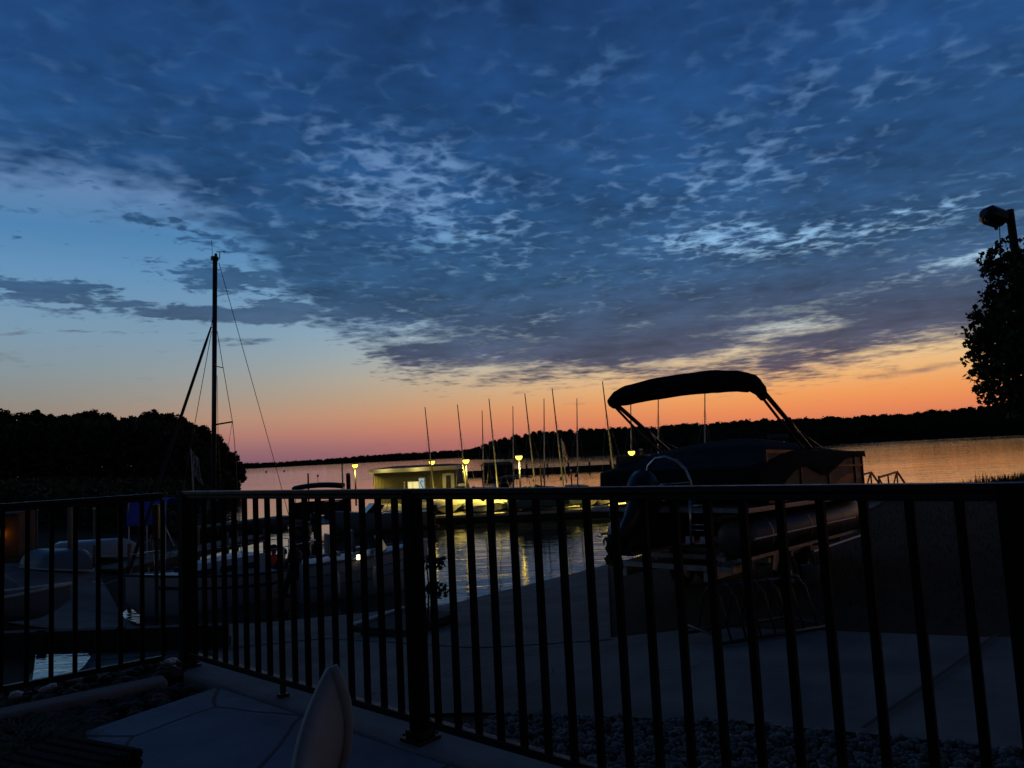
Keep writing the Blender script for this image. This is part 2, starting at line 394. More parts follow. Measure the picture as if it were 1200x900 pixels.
# ------------------------------------------------------------------ mesh helpers
class MB:
    def __init__(s): s.v = []; s.f = []
    def add(s, vs, fs):
        o = len(s.v); s.v += [tuple(v) for v in vs]; s.f += [tuple(i + o for i in f) for f in fs]; return s
    def box(s, c, size, rz=0.0, mtx=None):
        x, y, z = size[0] / 2, size[1] / 2, size[2] / 2
        vs = [Vector((a, b_, c_)) for a in (-x, x) for b_ in (-y, y) for c_ in (-z, z)]
        r = mtx or Matrix.Rotation(rz, 3, 'Z')
        vs = [r @ v + Vector(c) for v in vs]
        return s.add(vs, [(0, 1, 3, 2), (4, 6, 7, 5), (0, 4, 5, 1), (2, 3, 7, 6), (0, 2, 6, 4), (1, 5, 7, 3)])
    def bar(s, a, b_, w, hgt):
        """square bar from a to b (w sideways, hgt up)"""
        a, b_ = Vector(a), Vector(b_); d = (b_ - a); L = d.length; d.normalize()
        up = Vector((0, 0, 1)) if abs(d.z) < 0.95 else Vector((0, 1, 0))
        sd_ = d.cross(up).normalized(); up = sd_.cross(d)
        mt = Matrix((d, sd_, up)).transposed()
        return s.box((a + b_) / 2, (L, w, hgt), mtx=mt)
    def tube(s, pts, rad, n=8, cap=True):
        pts = [Vector(p) for p in pts]
        rs = rad if isinstance(rad, list) else [rad] * len(pts)
        rings = []; prev = None
        for i, p in enumerate(pts):
            d = (pts[min(i + 1, len(pts) - 1)] - pts[max(i - 1, 0)]).normalized()
            if prev is None:
                ref = Vector((0, 0, 1)) if abs(d.z) < 0.9 else Vector((1, 0, 0))
                u = d.cross(ref).normalized()
            else:
                u = (prev - d * prev.dot(d)).normalized()
            prev = u; w = d.cross(u)
            rr = rs[i]; ru, rw = rr if isinstance(rr, tuple) else (rr, rr)
            rings.append([p + u * ru * math.cos(2 * PI * k / n) + w * rw * math.sin(2 * PI * k / n) for k in range(n)])
        vs = [v for r in rings for v in r]; fs = []
        for i in range(len(rings) - 1):
            for k in range(n):
                fs.append((i * n + k, i * n + (k + 1) % n, (i + 1) * n + (k + 1) % n, (i + 1) * n + k))
        if cap:
            fs.append(tuple(range(n - 1, -1, -1))); fs.append(tuple((len(rings) - 1) * n + k for k in range(n)))
        return s.add(vs, fs)
    def prism(s, poly, z0, z1):
        n = len(poly)
        vs = [(p[0], p[1], z0) for p in poly] + [(p[0], p[1], z1) for p in poly]
        fs = [tuple(range(n - 1, -1, -1)), tuple(range(n, 2 * n))] + [(i, (i + 1) % n, n + (i + 1) % n, n + i) for i in range(n)]
        return s.add(vs, fs)
    def lathe(s, prof, c=(0, 0, 0), n=16):
        vs = []; fs = []
        for r, z in prof:
            for k in range(n):
                vs.append((c[0] + r * math.cos(2 * PI * k / n), c[1] + r * math.sin(2 * PI * k / n), c[2] + z))
        for i in range(len(prof) - 1):
            for k in range(n):
                fs.append((i * n + k, i * n + (k + 1) % n, (i + 1) * n + (k + 1) % n, (i + 1) * n + k))
        return s.add(vs, fs)
    def build(s, name, m, parent=None, smooth=False, bevel=0.0, solid=0.0):
        me = bpy.data.meshes.new(name)
        me.from_pydata(s.v, [], s.f); me.update()
        bm = bmesh.new(); bm.from_mesh(me); bmesh.ops.recalc_face_normals(bm, faces=bm.faces); bm.to_mesh(me); bm.free()
        if smooth:
            for p in me.polygons: p.use_smooth = True
        o = bpy.data.objects.new(name, me)
        me.materials.append(m if not isinstance(m, str) else M_[m])
        C.objects.link(o)
        if parent: o.parent = parent
        if solid:
            md = o.modifiers.new('solid', 'SOLIDIFY'); md.thickness = solid
        if bevel:
            md = o.modifiers.new('bevel', 'BEVEL'); md.width = bevel; md.segments = 2; md.limit_method = 'ANGLE'
        return o

def tag(o, label=None, cat=None, group=None, kind=None):
    if label: o['label'] = label
    if cat: o['category'] = cat
    if group: o['group'] = group
    if kind: o['kind'] = kind
    return o
def thing(name, label, cat, loc=(0, 0, 0), rz=0.0, group=None):
    o = bpy.data.objects.new(name, None); C.objects.link(o)
    o.empty_display_size = 0.1
    o.location = loc; o.rotation_euler = (0, 0, rz)
    return tag(o, label, cat, group)
def copy_tree(o, label=None, group=None):
    r = o.copy(); C.objects.link(r)
    if label: r['label'] = label
    if group: r['group'] = group
    for ch in list(o.children):
        c = ch.copy(); C.objects.link(c); c.parent = r
        for gch in list(ch.children):
            d = gch.copy(); C.objects.link(d); d.parent = c
    return r
def struct(o): return tag(o, kind='structure')
def stuff(o): return tag(o, kind='stuff')

# ------------------------------------------------------------------ terrain
LAKE = -2.1
SHORE = [(-60, 140), (-41, 108), (-27, 66), (-17, 40), (-12.2, 28), (-10.2, 21), (-9.3, 17.6), (-7.8, 16.0), (-5, 15.7), (-2.09, 16.43), (1.84, 20.66), (6, 26), (13, 33), (24, 41), (45, 52), (90, 70), (200, 100), (420, 130)]
LAND = SHORE + [(420, -80), (-250, -80), (-250, 140)]
def inside(x, y):
    c = False; n = len(LAND); j = n - 1
    for i in range(n):
        xi, yi = LAND[i]; xj, yj = LAND[j]
        if (yi > y) != (yj > y) and x < (xj - xi) * (y - yi) / (yj - yi) + xi: c = not c
        j = i
    return c
def sdist(x, y):
    best = 1e9
    for (ax, ay), (bx, by) in zip(SHORE[:-1], SHORE[1:]):
        dx, dy = bx - ax, by - ay
        t = max(0, min(1, ((x - ax) * dx + (y - ay) * dy) / (dx * dx + dy * dy)))
        best = min(best, math.hypot(x - ax - t * dx, y - ay - t * dy))
    return best if inside(x, y) else -best
PROF = [(-40, -6.0), (-5, -3.2), (0, -2.12), (1, -1.86), (2.5, -1.56), (5, -1.24), (7, -1.06), (10, -0.8), (14, -0.52), (18, -0.45), (40, -0.4), (120, 0.2)]
def zg(x, y):
    s = sdist(x, y)
    if s <= PROF[0][0]: return PROF[0][1]
    for (s0, z0), (s1, z1) in zip(PROF[:-1], PROF[1:]):
        if s <= s1: return z0 + (z1 - z0) * (s - s0) / (s1 - s0)
    return PROF[-1][1]
def axis(vals):
    out = []
    for a, b_, st in vals:
        n = max(1, int(round((b_ - a) / st)))
        out += [a + (b_ - a) * i / n for i in range(n)]
    return out + [vals[-1][1]]
xs = axis([(-250, -60, 20), (-60, -16, 2.5), (-16, 14, 0.5), (14, 50, 2), (50, 420, 25)])
ys = axis([(-80, -6, 12), (-6, 24, 0.5), (24, 60, 2), (60, 150, 6)])
mb = MB()
mb.add([(x, y, zg(x, y)) for y in ys for x in xs], [(j * len(xs) + i, j * len(xs) + i + 1, (j + 1) * len(xs) + i + 1, (j + 1) * len(xs) + i) for j in range(len(ys) - 1) for i in range(len(xs) - 1)])
struct(mb.build('ground', 'ground', smooth=True))
mb = MB()
mb.add([(-4000, -30, LAKE - 6.2), (4000, -30, LAKE - 6.2), (4000, 6000, LAKE - 6.2), (-4000, 6000, LAKE - 6.2)], [(0, 1, 2, 3)])
struct(mb.build('lake_bed', 'ground'))
mb = MB()
mb.add([(-4000, 8, LAKE), (4000, 8, LAKE), (4000, 6000, LAKE), (-4000, 6000, LAKE)], [(0, 1, 2, 3)])
struct(mb.build('water', 'water'))

def sheet_on_ground(name, m, near, far, nu, nv, lift):
    """strip between two polylines, draped on the ground"""
    def interp(pl, t):
        L = [0]
        for a, b_ in zip(pl[:-1], pl[1:]): L.append(L[-1] + math.dist(a, b_))
        d = t * L[-1]
        for i in range(len(pl) - 1):
            if d <= L[i + 1] + 1e-9:
                u = (d - L[i]) / max(1e-9, L[i + 1] - L[i])
                return (pl[i][0] + (pl[i + 1][0] - pl[i][0]) * u, pl[i][1] + (pl[i + 1][1] - pl[i][1]) * u)
        return pl[-1]
    vs = []
    for j in range(nv + 1):
        for i in range(nu + 1):
            a, b_ = interp(near, i / nu), interp(far, i / nu); t = j / nv
            x, y = a[0] + (b_[0] - a[0]) * t, a[1] + (b_[1] - a[1]) * t
            vs.append((x, y, zg(x, y) + lift))
    w = nu + 1
    m_ = MB().add(vs, [(j * w + i, j * w + i + 1, (j + 1) * w + i + 1, (j + 1) * w + i) for j in range(nv) for i in range(nu)])
    return struct(m_.build(name, m, smooth=True))

def atg(px, py):
    z = -0.8
    for _ in range(25):
        p = at(px, py, z)
        z = z * 0.5 + zg(p.x, p.y) * 0.5
    p = at(px, py, z)
    return (p.x, p.y)

# concrete drive and boat ramp running down into the lake, foot path, left track
sheet_on_ground('concrete_path', 'concrete', [atg(-60, 905), atg(300, 845), atg(560, 838), atg(690, 842), atg(860, 850), atg(1000, 862), atg(1190, 882), (7.5, 2.0)],
                [(-6.0, 9.4), atg(380, 748), atg(560, 760), atg(690, 752), atg(830, 737), atg(960, 741), atg(1180, 750), (9.0, 6.2)], 60, 10, 0.02)
sheet_on_ground('boat_ramp', 'concrete', [(-5.9, 9.3), atg(380, 750), atg(560, 762), atg(716, 752)], [(-5.6, 17.6), (-3.2, 18.4), atg(712, 652)], 24, 24, 0.028)
sheet_on_ground('foot_path', 'concrete', [atg(1008, 604), atg(1030, 592)], [atg(1036, 580), atg(1066, 577)], 4, 20, 0.025)
sheet_on_ground('left_track', 'concrete', [atg(-80, 720), atg(95, 738), atg(190, 738)], [atg(-80, 665), atg(60, 660), atg(110, 664)], 16, 12, 0.02)
mb = MB()
def groove(pts, w=0.02):
    for a, b_ in zip(pts[:-1], pts[1:]):
        n = max(1, int(math.dist(a, b_) / 0.3))
        d = Vector((b_[0] - a[0], b_[1] - a[1], 0)).normalized(); sd_ = Vector((-d.y, d.x, 0)) * w / 2
        for i in range(n):
            p0 = Vector((a[0] + (b_[0] - a[0]) * i / n, a[1] + (b_[1] - a[1]) * i / n, 0)); p1 = Vector((a[0] + (b_[0] - a[0]) * (i + 1) / n, a[1] + (b_[1] - a[1]) * (i + 1) / n, 0))
            q = [p0 - sd_, p1 - sd_, p1 + sd_, p0 + sd_]
            mb.add([(v.x, v.y, zg(v.x, v.y) + 0.045) for v in q], [(0, 1, 2, 3)])
groove([atg(430, 816), atg(500, 799), atg(580, 780), atg(660, 757)])
groove([atg(1012, 862), atg(1170, 748)], 0.035)
groove([atg(560, 838), atg(600, 812), atg(690, 790)], 0.01)
rk_ = random.Random(31)
for _ in range(16):     # wandering hairline cracks in the drive and ramp
    x, y = rk_.uniform(-4.5, 3.5), rk_.uniform(6.2, 13); a_ = rk_.uniform(0, 6.28); pl_ = [(x, y)]
    if x > -0.6 and y > 7.2: continue
    for _k in range(rk_.randint(4, 9)):
        a_ += rk_.uniform(-0.6, 0.6); x += math.cos(a_) * 0.22; y += math.sin(a_) * 0.22; pl_.append((x, y))
    groove(pl_, 0.009)
struct(mb.build('path_joints', mat('joint_filler', (0.035, 0.032, 0.03), 0.95, 0, 0.3, 20)))

# ------------------------------------------------------------------ terrace
CX, CY = -1.97, 4.56
TH = RAD(-40.36); DU = Vector((math.cos(TH), math.sin(TH), 0)); DN = Vector((-DU.y, DU.x, 0))   # DN points to the lake
SP = 0.1162
ANG = RAD(37); LU = Vector((-math.cos(ANG), -math.sin(ANG), 0)); LN = Vector((LU.y, -LU.x, 0))    # LN points outwards, away from the terrace
LC = Vector((-2.05, 4.63, 0))
LS = 0.1145
P0 = Vector((CX, CY, 0))
J0 = Vector((-1.95, 4.42, 0)); J1 = Vector((-0.31, 3.0, 0)); JD = (J1 - J0).normalized(); JN = Vector((-JD.y, JD.x, 0))
a = J0 + JD * 0.33
poly = [a, J0 + JD * 8.5, Vector((4.5, -4.5, 0)), Vector((-5.5, -4.5, 0)), Vector((-2.6, -0.5, 0)), Vector((-1.62, 1.9, 0)), Vector((-1.72, 3.05, 0)), Vector((-2.08, 3.61, 0))]
mb = MB(); mb.prism([(p.x, p.y) for p in poly], -0.9, 0.0)
struct(mb.build('terrace', 'paving'))
ko = P0 - DU * 0.35 + DN * 0.16
ki = J0 + JN * 0.012 - JD * 0.10
poly = [ki, ki + JD * 8.6, ko + DU * 8.6, ko]
mb = MB(); mb.prism([(p.x, p.y) for p in poly], -1.1, 0.004)
struct(mb.build('kerb', 'kerb', bevel=0.012))
a0 = LC - LN * 0.03 + LU * 0.16
mb = MB(); mb.prism([(p.x, p.y) for p in [a0 - LN * 0.20, a0 + LU * 6 - LN * 0.20, a0 + LU * 6 - LN * 0.055, a0 - LN * 0.055]], -0.9, 0.012)
struct(mb.build('kerb', 'kerb', bevel=0.012))
# soil of the planting bed and of the strip beyond the railing
mb = MB()
mb.add([(p.x, p.y, -0.06) for p in [a0 - LN * 0.01 - LU * 0.3, a0 + LU * 6.5, Vector((-6.5, -2, 0)), Vector((-2.0, -0.6, 0)), Vector((-1.3, 1.8, 0)), Vector((-1.3, 3.6, 0))]], [(0, 1, 2, 3, 4, 5)])
struct(mb.build('planting_bed', 'ground'))
mb = MB()
q = [a0 - LU * 0.4, a0 + LU * 6.5, a0 + LU * 6.5 + LN * 0.55, a0 - LU * 0.4 + LN * 0.55]
mb.prism([(p.x, p.y) for p in q], -1.2, -0.03)
struct(mb.build('ground_strip', 'ground'))

rnd = random.Random(7)
def rock(mbx, c, r, rn, flat=0.6):
    """a lumpy low pebble"""
    vs = []; 
    mt = Matrix.Rotation(rn.uniform(0, 6.28), 3, 'Z') @ Matrix.Rotation(rn.uniform(-0.4, 0.4), 3, 'X')
    base = [(0, 0, 1), (0, 0, -1)] + [(math.cos(k * 2 * PI / 6 + j * 0.5) * 0.87, math.sin(k * 2 * PI / 6 + j * 0.5) * 0.87, z) for j, z in ((0, 0.45), (1, -0.45)) for k in range(6)]
    sx, sy = rn.uniform(0.75, 1.3), rn.uniform(0.65, 1.0)
    for v in base:
        k = r * rn.uniform(0.85, 1.12)
        vs.append(mt @ Vector((v[0] * k * sx, v[1] * k * sy, v[2] * k * flat)) + Vector(c))
    fs = []
    for k in range(6):
        k2 = (k + 1) % 6
        fs += [(0, 2 + k, 2 + k2), (2 + k, 8 + k, 2 + k2), (2 + k2, 8 + k, 8 + k2), (1, 8 + k2, 8 + k)]
    mbx.add(vs, fs)
mb = MB()
for _ in range(1700):
    u, v = rnd.uniform(0.0, 3.2), rnd.uniform(0.2, 1.35)
    p = LC + LU * u - LN * v
    if (p - J0).dot(JN) > -0.03 or (p - Vector((-1.7, 4.18, 0))).dot(Vector((0.83, -0.55, 0))) > -0.02: continue
    rock(mb, (p.x, p.y, -0.045 + rnd.uniform(0, 0.02)), rnd.choice((0.018, 0.025, 0.032, 0.05)), rnd)
stuff(mb.build('river_stones', 'stone', smooth=True))
mb = MB()
pale = []
for _ in range(260):
    u, v = rnd.uniform(0.1, 3.0), rnd.uniform(0.03, 0.5)
    p = LC + LU * u + LN * (v - 0.07)
    rock(mb, (p.x, p.y, -0.015 + rnd.uniform(0, 0.012)), rnd.uniform(0.015, 0.045), rnd)
stuff(mb.build('strip_stones', 'stone', smooth=True))
mb = MB()
for q in [(20, 815), (60, 806), (84, 797), (92, 796), (118, 790), (122, 789), (196, 776), (202, 774), (206, 777), (52, 808), (160, 782)]:
    p = at(q[0], q[1], 0.0); rock(mb, (p.x, p.y, 0.0), rnd.uniform(0.025, 0.05), rnd, 0.5)
stuff(mb.build('pale_stones', mat('white_pebble', (0.5, 0.5, 0.5), 0.7, 0, 0.1, 8), smooth=True))
# gravel between railing and drive
mb = MB()
cnt = 0
near_line = [atg(-60, 905), atg(300, 845), atg(560, 838), atg(690, 842), atg(860, 850), atg(1000, 862), atg(1190, 882), (7.5, 2.0)]
def beyond_path(x, y):
    for p0, p1 in zip(near_line[:-1], near_line[1:]):
        if p0[0] <= x <= p1[0]: return y > p0[1] + (p1[1] - p0[1]) * (x - p0[0]) / (p1[0] - p0[0]) + 0.04
    return True
while cnt < 15000:
    u, v = rnd.uniform(0.6, 6.2), rnd.uniform(0.15, 3.0)
    p = P0 + DU * u + DN * v
    if beyond_path(p.x, p.y): continue
    rock(mb, (p.x, p.y, zg(p.x, p.y) + rnd.uniform(0.0, 0.02)), rnd.choice((0.009, 0.013, 0.018, 0.024, 0.034)) * rnd.uniform(0.8, 1.25), rnd, 0.7)
    cnt += 1
stuff(mb.build('gravel', 'gravel', smooth=True))

# ------------------------------------------------------------------ black terrace railings
def railing_parts(root, org, d, nrm, idx_posts, n0, n1, sp, first_post=True):
    rz = math.atan2(d.y, d.x)
    def P(i, z): v = org + d * (i * sp); return Vector((v.x, v.y, z))
    a, b_ = P(n0, 0), P(n1, 0)
    top = MB().bar(a + Vector((0, 0, 1.052)), b_ + Vector((0, 0, 1.052)), 0.06, 0.022)
    top.bar(a + Vector((0, 0, 1.0295)), b_ + Vector((0, 0, 1.0295)), 0.038, 0.023)
    top.build('top_rail', 'rail', root, bevel=0.004)
    MB().bar(a + Vector((0, 0, 0.085)), b_ + Vector((0, 0, 0.085)), 0.034, 0.032).build('bottom_rail', 'rail', root, bevel=0.003)
    for i in idx_posts:
        MB().box(P(i, 0.535), (0.066, 0.066, 1.05), rz).build('post', 'baluster', root, bevel=0.004)
        fl = MB().box(P(i, 0.0115), (0.125, 0.125, 0.015), rz); fl.box(P(i, 0.034), (0.092, 0.092, 0.03), rz)
        for sx in (-1, 1):
            for sy in (-1, 1):
                v = P(i, 0.023) + d * (0.05 * sx) + nrm * (0.05 * sy); fl.tube([v, v + Vector((0, 0, 0.012))], 0.007, 6)
        fl.build('base_plate', 'rail', root, bevel=0.003)
    proto = None
    for i in range(n0, n1 + 1):
        if i in idx_posts: continue
        v = P(i, 0)
        if proto is None:
            proto = MB().box((0, 0, 0), (0.0235, 0.0235, 0.92)).build('baluster', 'baluster', root, bevel=0.002)
            o = proto
        else:
            o = proto.copy(); C.objects.link(o); o.parent = root
        o.location = (v.x, v.y, 0.558); o.rotation_euler = (0, 0, rz)
    return P
r1 = thing('metal_railing', 'long black metal railing with square balusters in front of the boats and drive', 'railing', (0, 0, 0))
P = railing_parts(r1, P0, DU, DN, [-1, 17, 36], -1, 54, SP)
MB().box(P(8, 0.047), (0.022, 0.022, 0.05), TH).box(P(8, 0.012), (0.045, 0.045, 0.018), TH).build('support_foot', 'rail', r1)
r2 = thing('metal_railing', 'short black metal railing running left from the corner post beside the planting bed', 'railing', (0, 0, 0))
railing_parts(r2, LC + LU * 0.0215, LU, LN, [18], 1, 36, LS)

# ------------------------------------------------------------------ chair on the terrace (only the top of its back is in view)
ch = thing('patio_chair', 'pale resin chair with a curved backrest standing on the paving by the railing', 'chair', (-0.086, 1.208, 0))
def bx_prof(z):       # rearward lean and lumbar curve of the back (offset in x)
    if z > 0.62: return -0.226 - 2.6 * (z - 0.755) ** 2
    return -0.226 - 2.6 * 0.135 ** 2 + (0.62 - z) * 0.25
prof = [(bx_prof(0.42 + 0.43 * i / 14), 0.42 + 0.43 * i / 14) for i in range(15)]
vs = []; fs = []
ny = 12
for i, (x, z) in enumerate(prof):
    for j in range(ny + 1):
        t = -1 + 2 * j / ny
        zz = z - (0.088 * ((1 - t) / 2) ** 0.9) * (i / 14) ** 2
        vs.append((x - 0.010 * (1 - t * t), 0.105 * t, zz))
for i in range(14):
    for j in range(ny):
        fs.append((i * (ny + 1) + j, i * (ny + 1) + j + 1, (i + 1) * (ny + 1) + j + 1, (i + 1) * (ny + 1) + j))
MB().add(vs, fs).build('backrest', 'chair', ch, smooth=True, solid=0.012)
for sgn in (-1, 1):
    pts = [(bx_prof(z) , 0.112 * sgn, z - (0.100 if sgn < 0 else 0.004) * ((z - 0.42) / 0.43) ** 2) for z in [0.42 + 0.43 * i / 14 for i in range(15)]]
    st = MB()
    st.tube(pts, [(0.015, 0.011)] * 14 + [(0.013, 0.010)], 10); st.build('back_stile', 'chair', ch, smooth=True)
MB().box((0.06, 0, 0.43), (0.44, 0.32, 0.025)).build('seat', 'chair', ch, bevel=0.01)
for sx, sy in ((-0.15, -0.14), (-0.15, 0.14), (0.25, -0.14), (0.25, 0.14)):
    MB().tube([(sx, sy, 0.42), (sx * 1.2, sy * 1.12, 0.005)], [0.02, 0.015], 8).build('leg', 'chair', ch, smooth=True)

# ------------------------------------------------------------------ foliage helpers
def leaf_card(mbx, c, size, rn, flat=0.0, shape=0):
    u = Vector((rn.gauss(0, 1), rn.gauss(0, 1), rn.gauss(0, 1) * (1 - flat))).normalized()
    w = u.cross(Vector((rn.gauss(0, 1), rn.gauss(0, 1), rn.gauss(0, 1)))).normalized()
    c = Vector(c); a = size * rn.uniform(0.7, 1.3)
    if shape == 0:
        mbx.add([c - u * a - w * a * 0.25, c + w * a * 0.5, c + u * a, c - w * a * 0.5], [(0, 1, 2, 3)])
    else:   # lobed leaf
        n_ = u.cross(w)
        pts = [(-1.0, 0), (-0.55, 0.35), (-0.5, 0.75), (0.0, 0.5), (0.25, 0.8), (0.4, 0.3), (1.05, 0), (0.4, -0.3), (0.25, -0.8), (0, -0.5), (-0.5, -0.75), (-0.55, -0.35)]
        mbx.add([c + u * a * x + w * a * y + n_ * a * 0.15 * (abs(y)) for x, y in pts], [tuple(range(12))])
def lobes_points(lobes, n, rn, shell=0.55):
    tot = sum(l[3] ** 2 for l in lobes); out = []
    for l in lobes:
        k = int(n * l[3] ** 2 / tot)
        for _ in range(k):
            d = Vector((rn.gauss(0, 1), rn.gauss(0, 1), rn.gauss(0, 1))).normalized()
            r = l[3] * (shell + (1.06 - shell) * rn.random() ** 0.7)
            out.append(Vector(l[:3]) + Vector((d.x * r, d.y * r, d.z * r * (l[4] if len(l) > 4 else 1))))
    return out
def make_tree(label, hgt, rad, rn, nleaf, leaf, group=None, trunk_r=0.16):
    t = thing('tree', label, 'tree', group=group)
    tr = MB()
    tr.tube([(0, 0, -0.4), (0.05, 0, hgt * 0.25), (-0.05, 0.05, hgt * 0.5), (0, 0, hgt * 0.85)], [trunk_r * 1.3, trunk_r, trunk_r * 0.7, trunk_r * 0.15], 8)
    lobes = [(0, 0, hgt * 0.58, rad * 0.75, 1.15), (0, 0, hgt * 0.82, rad * 0.5, 1.1)]
    for k in range(9):
        a_ = k * 2.4 + rn.uniform(-0.4, 0.4); zz = hgt * rn.uniform(0.32, 0.88); rr = rad * rn.uniform(0.45, 0.85) * (1.15 - 0.6 * zz / hgt)
        c = (math.cos(a_) * rr, math.sin(a_) * rr, zz); lobes.append((*c, rad * rn.uniform(0.28, 0.46), rn.uniform(0.75, 1.1)))
        tr.tube([(0, 0, zz * 0.6), (c[0] * 0.5, c[1] * 0.5, zz * 0.82), c], [trunk_r * 0.45, trunk_r * 0.3, trunk_r * 0.1], 5)
    for k in range(10):   # loose sprays poking out of the outline
        a_ = rn.uniform(0, 6.28); zz = hgt * rn.uniform(0.5, 0.99); rr = rad * (1.05 - 0.75 * max(0, zz / hgt - 0.45) / 0.55) * rn.uniform(0.7, 1.1)
        lobes.append((math.cos(a_) * rr, math.sin(a_) * rr, zz, rad * rn.uniform(0.12, 0.22), 0.9))
    tr.build('trunk', 'bark', t, smooth=True)
    cr = MB()
    for p in lobes_points(lobes, nleaf, rn, 0.35): leaf_card(cr, p, leaf, rn)
    cr.build('crown', 'foliage', t)
    return t

# bushes of strap leaves in the planting bed
def strap_clump(label, loc, n, hgt, rn, spread):
    t = thing('ornamental_grass', label, 'plant', loc, group=None)
    m_ = MB()
    for _ in range(n):
        a_ = rn.uniform(0, 6.28); L = hgt * rn.uniform(0.6, 1.1); o = spread * rn.uniform(0.3, 1.0); w = rn.uniform(0.005, 0.011)
        dx, dy = math.cos(a_), math.sin(a_); bx, by = rn.uniform(-0.06, 0.06), rn.uniform(-0.06, 0.06)
        pts = []
        for k in range(5):
            s_ = k / 4; pts.append(Vector((bx + dx * o * s_ ** 1.6, by + dy * o * s_ ** 1.6, L * (s_ - 0.45 * s_ ** 2.6))))
        sd_ = Vector((-dy, dx, 0)) * w
        vs = []
        for k, p in enumerate(pts): q = sd_ * (1 - 0.85 * (k / 4) ** 2); vs += [p - q, p + q]
        m_.add(vs, [(2 * k, 2 * k + 1, 2 * k + 3, 2 * k + 2) for k in range(4)])
    m_.build('leaves', 'foliage', t)
    return t
p = at(70, 852, 0.0); strap_clump('low dark strap leaf plant between the stones and the wicker armchair', (p.x, p.y, -0.06), 200, 0.16, rnd, 0.2)
p = at(40, 893, 0.0); strap_clump('dark spreading strap leaf plant behind the wicker armchair', (p.x, p.y, -0.06), 420, 0.26, rnd, 0.3)
wc = thing('wicker_armchair', 'dark woven wicker armchair at the bottom left corner of the paving', 'armchair', (-0.80, 1.59, 0.0), math.atan2(0.43, -0.90))
def woven(c, sz, nx, nz, wave=0.004):
    # rounded block with a woven relief: bands of strands over its faces
    m_ = MB().box(c, sz)
    x0, y0, z0 = c[0] - sz[0] / 2, c[1] - sz[1] / 2, c[2] - sz[2] / 2
    for k in range(nz):
        z = z0 + sz[2] * (k + 0.5) / nz
        r_ = sz[2] / nz * 0.45
        m_.tube([(x0, y0, z), (x0 + sz[0], y0, z), (x0 + sz[0], y0 + sz[1], z), (x0, y0 + sz[1], z), (x0, y0, z)], (r_ * 0.7, r_), 5)
    for k in range(nx):
        y = y0 + sz[1] * (k + 0.5) / nx
        m_.tube([(x0, y, z0 + sz[2]), (x0 + sz[0], y, z0 + sz[2])], 0.006, 5)
    return m_
for x in (0.125, 0.775): woven((x, 0.35, 0.34), (0.24, 0.70, 0.58), 24, 30).build('arm', 'wicker', wc)
woven((0.45, 0.36, 0.24), (0.40, 0.66, 0.28), 20, 14).build('seat', 'wicker', wc)
woven((0.45, 0.71, 0.50), (0.88, 0.10, 0.56), 4, 26).build('backrest', 'wicker', wc)
MB().box((0.45, 0.33, 0.43), (0.39, 0.58, 0.10)).build('cushion', 'dark_cloth', wc, bevel=0.03)
for x in (0.05, 0.84):
    for y in (0.05, 0.68): MB().tube([(x, y, 0.0), (x, y, 0.06)], 0.02, 8).build('foot', 'rail', wc)
p = at(20, 868, 0.0); strap_clump('low dark strap leaf plant among the stones near the left kerb', (p.x, p.y, -0.06), 260, 0.2, rnd, 0.26)

# leafy plant outside the railing behind the middle post
p = atd(492, 700, 4.6)
pl = thing('leafy_plant', 'small plant with clusters of dark leaves growing behind the middle railing post', 'plant', (p.x, p.y, zg(p.x, p.y)))
gz = zg(p.x, p.y)
q1, q2 = atd(509, 658, 4.6) - Vector((p.x, p.y, gz)), atd(510, 691, 4.6) - Vector((p.x, p.y, gz))
st = MB().tube([(0, 0, 0), (0.02, 0, q2.z * 0.6), (q2.x * 0.6, 0, q2.z), (q1.x * 0.5, 0, q1.z + 0.02)], [0.01, 0.008, 0.006, 0.003], 6)
st.tube([(0.02, 0, q2.z * 0.7), tuple(q2)], 0.004, 5); st.tube([(q1.x * 0.5, 0, q1.z), tuple(q1)], 0.004, 5)
st.build('stem', 'bark', pl)
lf = MB()
for q, n, r in ((q1, 46, 0.055), (q2, 60, 0.065)):
    for _ in range(n):
        d = Vector((rnd.gauss(0, 1), rnd.gauss(0, 1), rnd.gauss(0, 0.7))) * r * 0.6
        leaf_card(lf, q + d, 0.022, rnd, 0, 1)
lf.build('leaves', 'foliage', pl)

# ------------------------------------------------------------------ right: leaning light pole and tree
Dp = 20.0
pt, pm = atd(1183, 246, Dp), atd(1196, 345, Dp)
dirp = (pm - pt).normalized()
L = 1.0
pb_ = pt + dirp * ((pt.z + 0.9) / -dirp.z)
lp = thing('light_pole', 'leaning timber pole with a floodlight at its top behind the right tree', 'pole', (pb_.x, pb_.y, zg(pb_.x, pb_.y) - 0.1))
off = Vector(lp.location)
MB().tube([pb_ - off, (pb_ + pt) / 2 - off, pt - off], [0.13, 0.115, 0.10], 12).build('pole', 'dark_wood', lp, smooth=True)
fc = atd(1165, 254, Dp) - off
fl = MB()
ax = Vector((-0.93, -0.2, 0.28)).normalized(); upv = Vector((0.25, 0.05, 0.97)); upv = (upv - ax * upv.dot(ax)).normalized(); sdv = ax.cross(upv)
def fring(t, w, hh_): return [fc + ax * t + sdv * (w * math.cos(k * PI / 4 + PI / 8)) + upv * (hh_ * math.sin(k * PI / 4 + PI / 8)) for k in range(8)]
rings = [fring(-0.36, 0.08, 0.10), fring(-0.20, 0.30, 0.26), fring(0.20, 0.30, 0.27), fring(0.36, 0.14, 0.13)]
vs = [v for r in rings for v in r]; fs = [(i * 8 + k, i * 8 + (k + 1) % 8, (i + 1) * 8 + (k + 1) % 8, (i + 1) * 8 + k) for i in range(3) for k in range(8)] + [tuple(range(8)), tuple(range(24, 32))]
fl.add(vs, fs).build('floodlight', 'black_plastic', lp)
